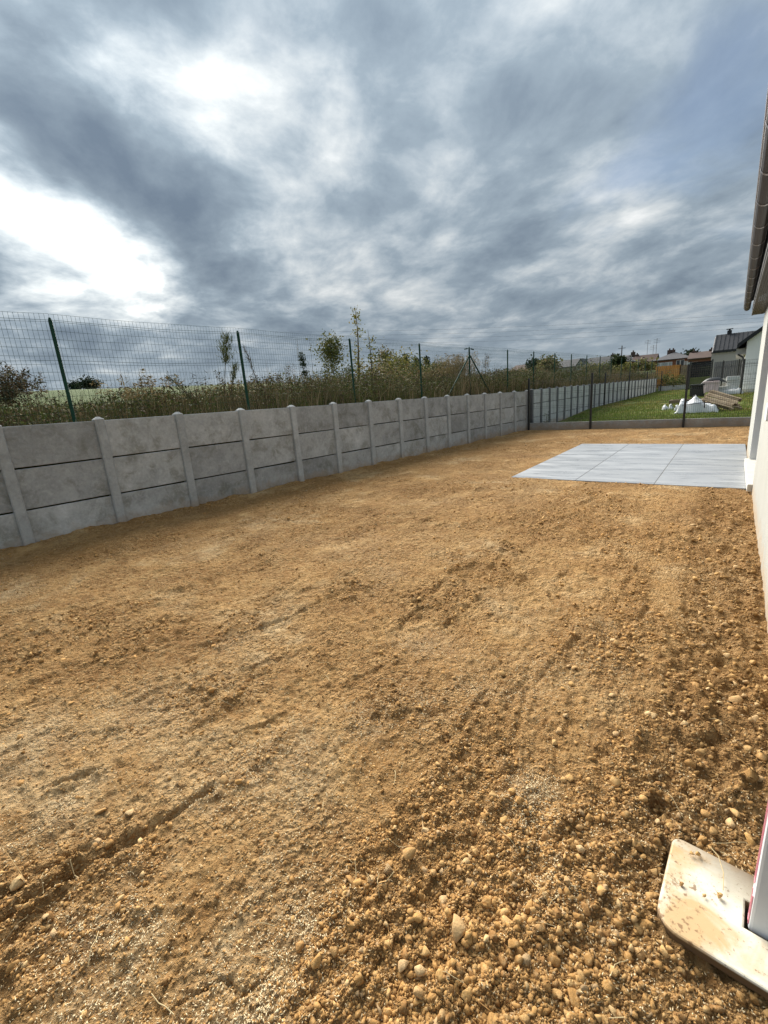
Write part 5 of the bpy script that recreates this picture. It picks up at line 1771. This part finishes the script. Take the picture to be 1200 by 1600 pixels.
for u, vt, Y, wpx, lb in ((925, 576, 74, 40, 'low shrub before the pale house'), (1003, 572, 60, 34, 'brown shrub left of the orange fence'), (985, 576, 62, 30, 'greyish shrub below the dark brown roof'),
                          (945, 578, 66, 40, 'green shrub between the roofs and the dry grass')):
    tree('shrub', lb, 'shrub', u, vt, Y, wpx, 'round', OLV + [(0.12, 0.10, 0.07)], 2000, 0.30)
for u, vt, Y, wpx, lb in ((1042, 585, 42, 24, 'weedy shrub in front of the orange fence'), (1064, 588, 41.5, 26, 'dark weedy shrub in front of the brown fence'), (1052, 594, 41, 34, 'low weed clump above the far kerb')):
    tree('shrub', lb, 'shrub', u, vt, Y, wpx, 'round', MID + OLV, 1600, 0.13)
tree('shrub', 'small weed growing at the foot of the paler wall', 'weed', 854, 645, 17.3, 12, 'round', MID, 160, 0.05, base_v=658)


def stalks(name, label, u, v_top, Y, n, spread, cols, plume=0.0, leanx=0.0, cat='plant', wd=0.007, plume_cols=None, stiff=0.25):
    """bundle of dry stems with feathery heads"""
    top = spot_y(u, v_top, Y)
    x, y = top.x, Y
    zb = gz(x, y)
    H = top.z - zb
    root = tag(empty(name, (x, y, zb)), label, cat)
    P = np.stack([rng.normal(0, spread, n), rng.normal(0, spread, n), np.full(n, -0.05)], -1)
    P[:, 0] -= leanx * H
    Hh = H * rng.uniform(0.6, 1.03, n)
    la = rng.uniform(-0.5, 0.5, n) if leanx > 0 else (math.pi + rng.uniform(-0.5, 0.5, n) if leanx < 0 else rng.uniform(0, 6.28, n))
    ln = np.abs(rng.normal(abs(leanx), stiff * 0.5, n))
    v, f, c = blades(P, Hh, la, ln, np.full(n, wd) * rng.uniform(0.7, 1.3, n), pal(n, cols, 0.25), seg=5)
    link('stems', np_mesh('stems', v, f, c), root, M_dry)
    if plume:
        nv = 12
        tips = v.reshape(n, nv, 3)
        Q, Hs = [], []
        for k in range(n):
            a_, b_ = tips[k, -4:-2].mean(0), tips[k, -2:].mean(0)
            m_ = int(40 * plume)
            f_ = rng.uniform(-0.2, 1.05, m_)
            Q.append(a_ + (b_ - a_) * f_[:, None] + rng.normal(0, 0.014 + 0.012 * H * plume * 0.5, (m_, 3)))
        Q = np.concatenate(Q)
        v2, f2, c2 = leaf_quads(Q, rng.uniform(0.04, 0.10, len(Q)), pal(len(Q), plume_cols or cols, 0.3), aspect=0.22)
        link('heads', np_mesh('heads', v2, f2, c2), root, M_dry)
    return root


def plume_plant(name, label, foot, tip, Y, head=0.35, width=0.07, cols=OLV, n=260):
    """one stem with a brush-like head leaning from foot to tip (photo points at distance Y)"""
    a_, b_ = spot_y(*foot, Y), spot_y(*tip, Y)
    zb = gz(a_.x, a_.y)
    base = Vector((a_.x, a_.y, min(zb, a_.z)))
    root = tag(empty(name, base), label, 'plant')
    d = b_ - base
    pts = [d * f_ + Vector((0, 0, 0.05 * d.length * math.sin(f_ * math.pi))) for f_ in np.linspace(0, 1, 7)]
    MB().tube(pts, [0.010, 0.009, 0.008, 0.007, 0.006, 0.005, 0.003], 5).build('stem', M_bark, root)
    f_ = 1 - head * rng.random(n)
    ax = np.array(d)[None] * f_[:, None] + np.array([0, 0, 0.05 * d.length])[None] * np.sin(f_ * math.pi)[:, None]
    prof = np.sin(np.clip((1 - f_) / head, 0.02, 1) ** 0.6 * math.pi * 0.9) * width + 0.01
    ax = ax + rng.normal(0, 0.5, (n, 3)) * prof[:, None]
    # narrow upward leaves
    dirv = np.array(d.normalized())[None] + rng.normal(0, 0.45, (n, 3)); dirv /= np.linalg.norm(dirv, axis=1)[:, None]
    sd_ = np.cross(dirv, rng.normal(size=(n, 3))); sd_ /= np.linalg.norm(sd_, axis=1)[:, None]
    ln = rng.uniform(0.06, 0.14, n)[:, None]; wd = rng.uniform(0.008, 0.016, n)[:, None]
    v = np.stack([ax - sd_ * wd / 2, ax + sd_ * wd / 2, ax + dirv * ln + sd_ * wd * 0.1, ax + dirv * ln - sd_ * wd * 0.1], 1).reshape(-1, 3)
    tag(link('head', np_mesh('head', v, np.arange(4 * n).reshape(-1, 4), np.repeat(pal(n, cols, 0.3), 4, 0)), root, M_dry), kind='stuff')
    return root


plume_plant('reed_plant', 'tall feathery plant with brush head by the second green post', (344, 603), (354, 527), 5.3, 0.36, 0.13, OLV + MID, 340)
plume_plant('reed_plant', 'short feathery plant leaning beside the tall one', (350, 600), (368, 570), 5.35, 0.4, 0.05, OLV + MID, 150)
plume_plant('reed_plant', 'bare leaning stalk right of the second green post', (411, 600), (381, 541), 6.2, 0.7, 0.03, BRN, 90)
plume_plant('reed_plant', 'dark bent frond drooping over the weeds', (315, 606), (262, 590), 5.0, 0.8, 0.10, MID + BRN, 420)
plume_plant('reed_plant', 'thin stalk with a dark oval head in the dry grass', (757, 590), (760, 556), 19, 0.4, 0.22, BRN, 160)
plume_plant('dead_stem', 'pale dead stem nearer the small conifer', (469, 600), (464, 530), 20, 0.3, 0.05, TAN, 40)
plume_plant('dead_stem', 'bare grey dead stem left of the tall olive bush', (491, 600), (484, 530), 20, 0.3, 0.05, TAN, 40)
stalks('tall_grass', 'large clump of tall tan grass beside the braced post', 712, 551, 17.5, 420, 0.42, TAN, 0.35, 0, wd=0.014, stiff=0.22)
stalks('tall_grass', 'lower tan grass clump in front of the large one', 690, 572, 16.5, 240, 0.40, TAN, 0.35, wd=0.012, stiff=0.4)
stalks('tall_grass', 'dry brown stalk clump at the left end of the bank', 4, 566, 2.0, 70, 0.16, BRN + DRY, 0.7, 0, wd=0.006, stiff=0.5)
stalks('tall_grass', 'sparse dry stalks between the first two green posts', 218, 577, 3.4, 26, 0.25, TAN, 0.5, 0, wd=0.005, stiff=0.5)
stalks('tall_grass', 'thin dry stalks by the leaning bare stalk', 318, 572, 5.2, 14, 0.22, BRN, 0.25, 0, wd=0.004, stiff=0.6)
stalks('tall_grass', 'loose dry stalks at the foot of the leaning stalk', 425, 580, 7.0, 30, 0.4, BRN + TAN, 0.3, 0, wd=0.006, stiff=0.6)
# tan grass sea on the far part of the bank, behind the fence
n = 26000
x, y, s, d = band_points(n, 13, 46, 0.5, 9.0, 1.0)
k = ~((d < 0.6))
H = rng.uniform(0.35, 1.0, n) * np.interp(s, [13, 20, 46], [0.75, 0.62, 0.5])
P = np.stack([x, y, bank_h(x, y) - 0.05], -1)
put(blades(P, H, rng.uniform(0, 6.28, n), np.abs(rng.normal(0, .3, n)), rng.uniform(0.010, 0.022, n), pal(n, TAN + [(0.30, 0.25, 0.12), (0.18, 0.19, 0.06)], 0.25), seg=3))
flush('dry_grass', M_dry, 'tan dry grass spreading beyond the far part of the wire fence')
# brush further back
n = 52000
x, y, s, d = band_points(n, -2, 30, 2.5, 12.0, 1.0)
cl = fbm(s * 0.5, d * 0.5, 4, 99)
k = rng.random(n) < smooth(-0.3, 0.4, cl)
x, y, s, d, cl = x[k], y[k], s[k], d[k], cl[k]; n = len(x)
Hm = np.interp(s, [-2, 5, 8, 12, 30], [0.35, 0.55, 1.0, 1.2, 1.1]) * (0.7 + 0.6 * cl)
P = np.stack([x, y, bank_h(x, y) + Hm * np.sqrt(rng.random(n))], -1)
put(leaf_quads(P, rng.uniform(0.05, 0.11, n), pal(n, BRN + OLV + TAN, 0.3)))
flush('brush', M_leaf, 'brown and olive brush behind the weeds')

# ------------------------------------------------------------------ poles and cables
up_ = spot_y(972, 540, 112)
zb = gz(up_.x, 112)
pole = tag(empty('utility_pole', (up_.x, 112, zb - 0.3)), 'slim utility pole rising behind the roofs', 'pole')
MB().tube([(0, 0, 0), (0, 0, up_.z - zb + 0.3)], [0.16, 0.10], 8).build('shaft', M_greytile, pole)
MB().box(-0.7, 0.7, -0.05, 0.05, up_.z - zb - 0.3, up_.z - zb - 0.2).build('crossarm', M_greytile, pole)
M_cable = mat_simple('cable', (0.05, 0.055, 0.06), (0.04, 0.045, 0.05), 1, 0.6)
lbs = ['uppermost of the overhead cables crossing the sky', 'second overhead cable from the top', 'third overhead cable from the top', 'lowest of the overhead cables crossing the sky']
for k, (va, vb, vc) in enumerate(((517, 510, 487), (523, 517, 494), (529, 524, 500), (534, 531, 508))):
    a_, b_, c_ = spot_y(430, va + 2, 75), spot_y(800, vb + 1, 130), spot_y(1230, vc, 150)
    pts = []
    for q in range(25):
        f_ = q / 24
        pts.append(a_ * (1 - f_) * (1 - 2 * f_) + b_ * 4 * f_ * (1 - f_) + c_ * f_ * (2 * f_ - 1))
    o = MB().tube(pts, 0.016, 4).build('power_cable', M_cable)
    tag(o, lbs[k], 'cable')
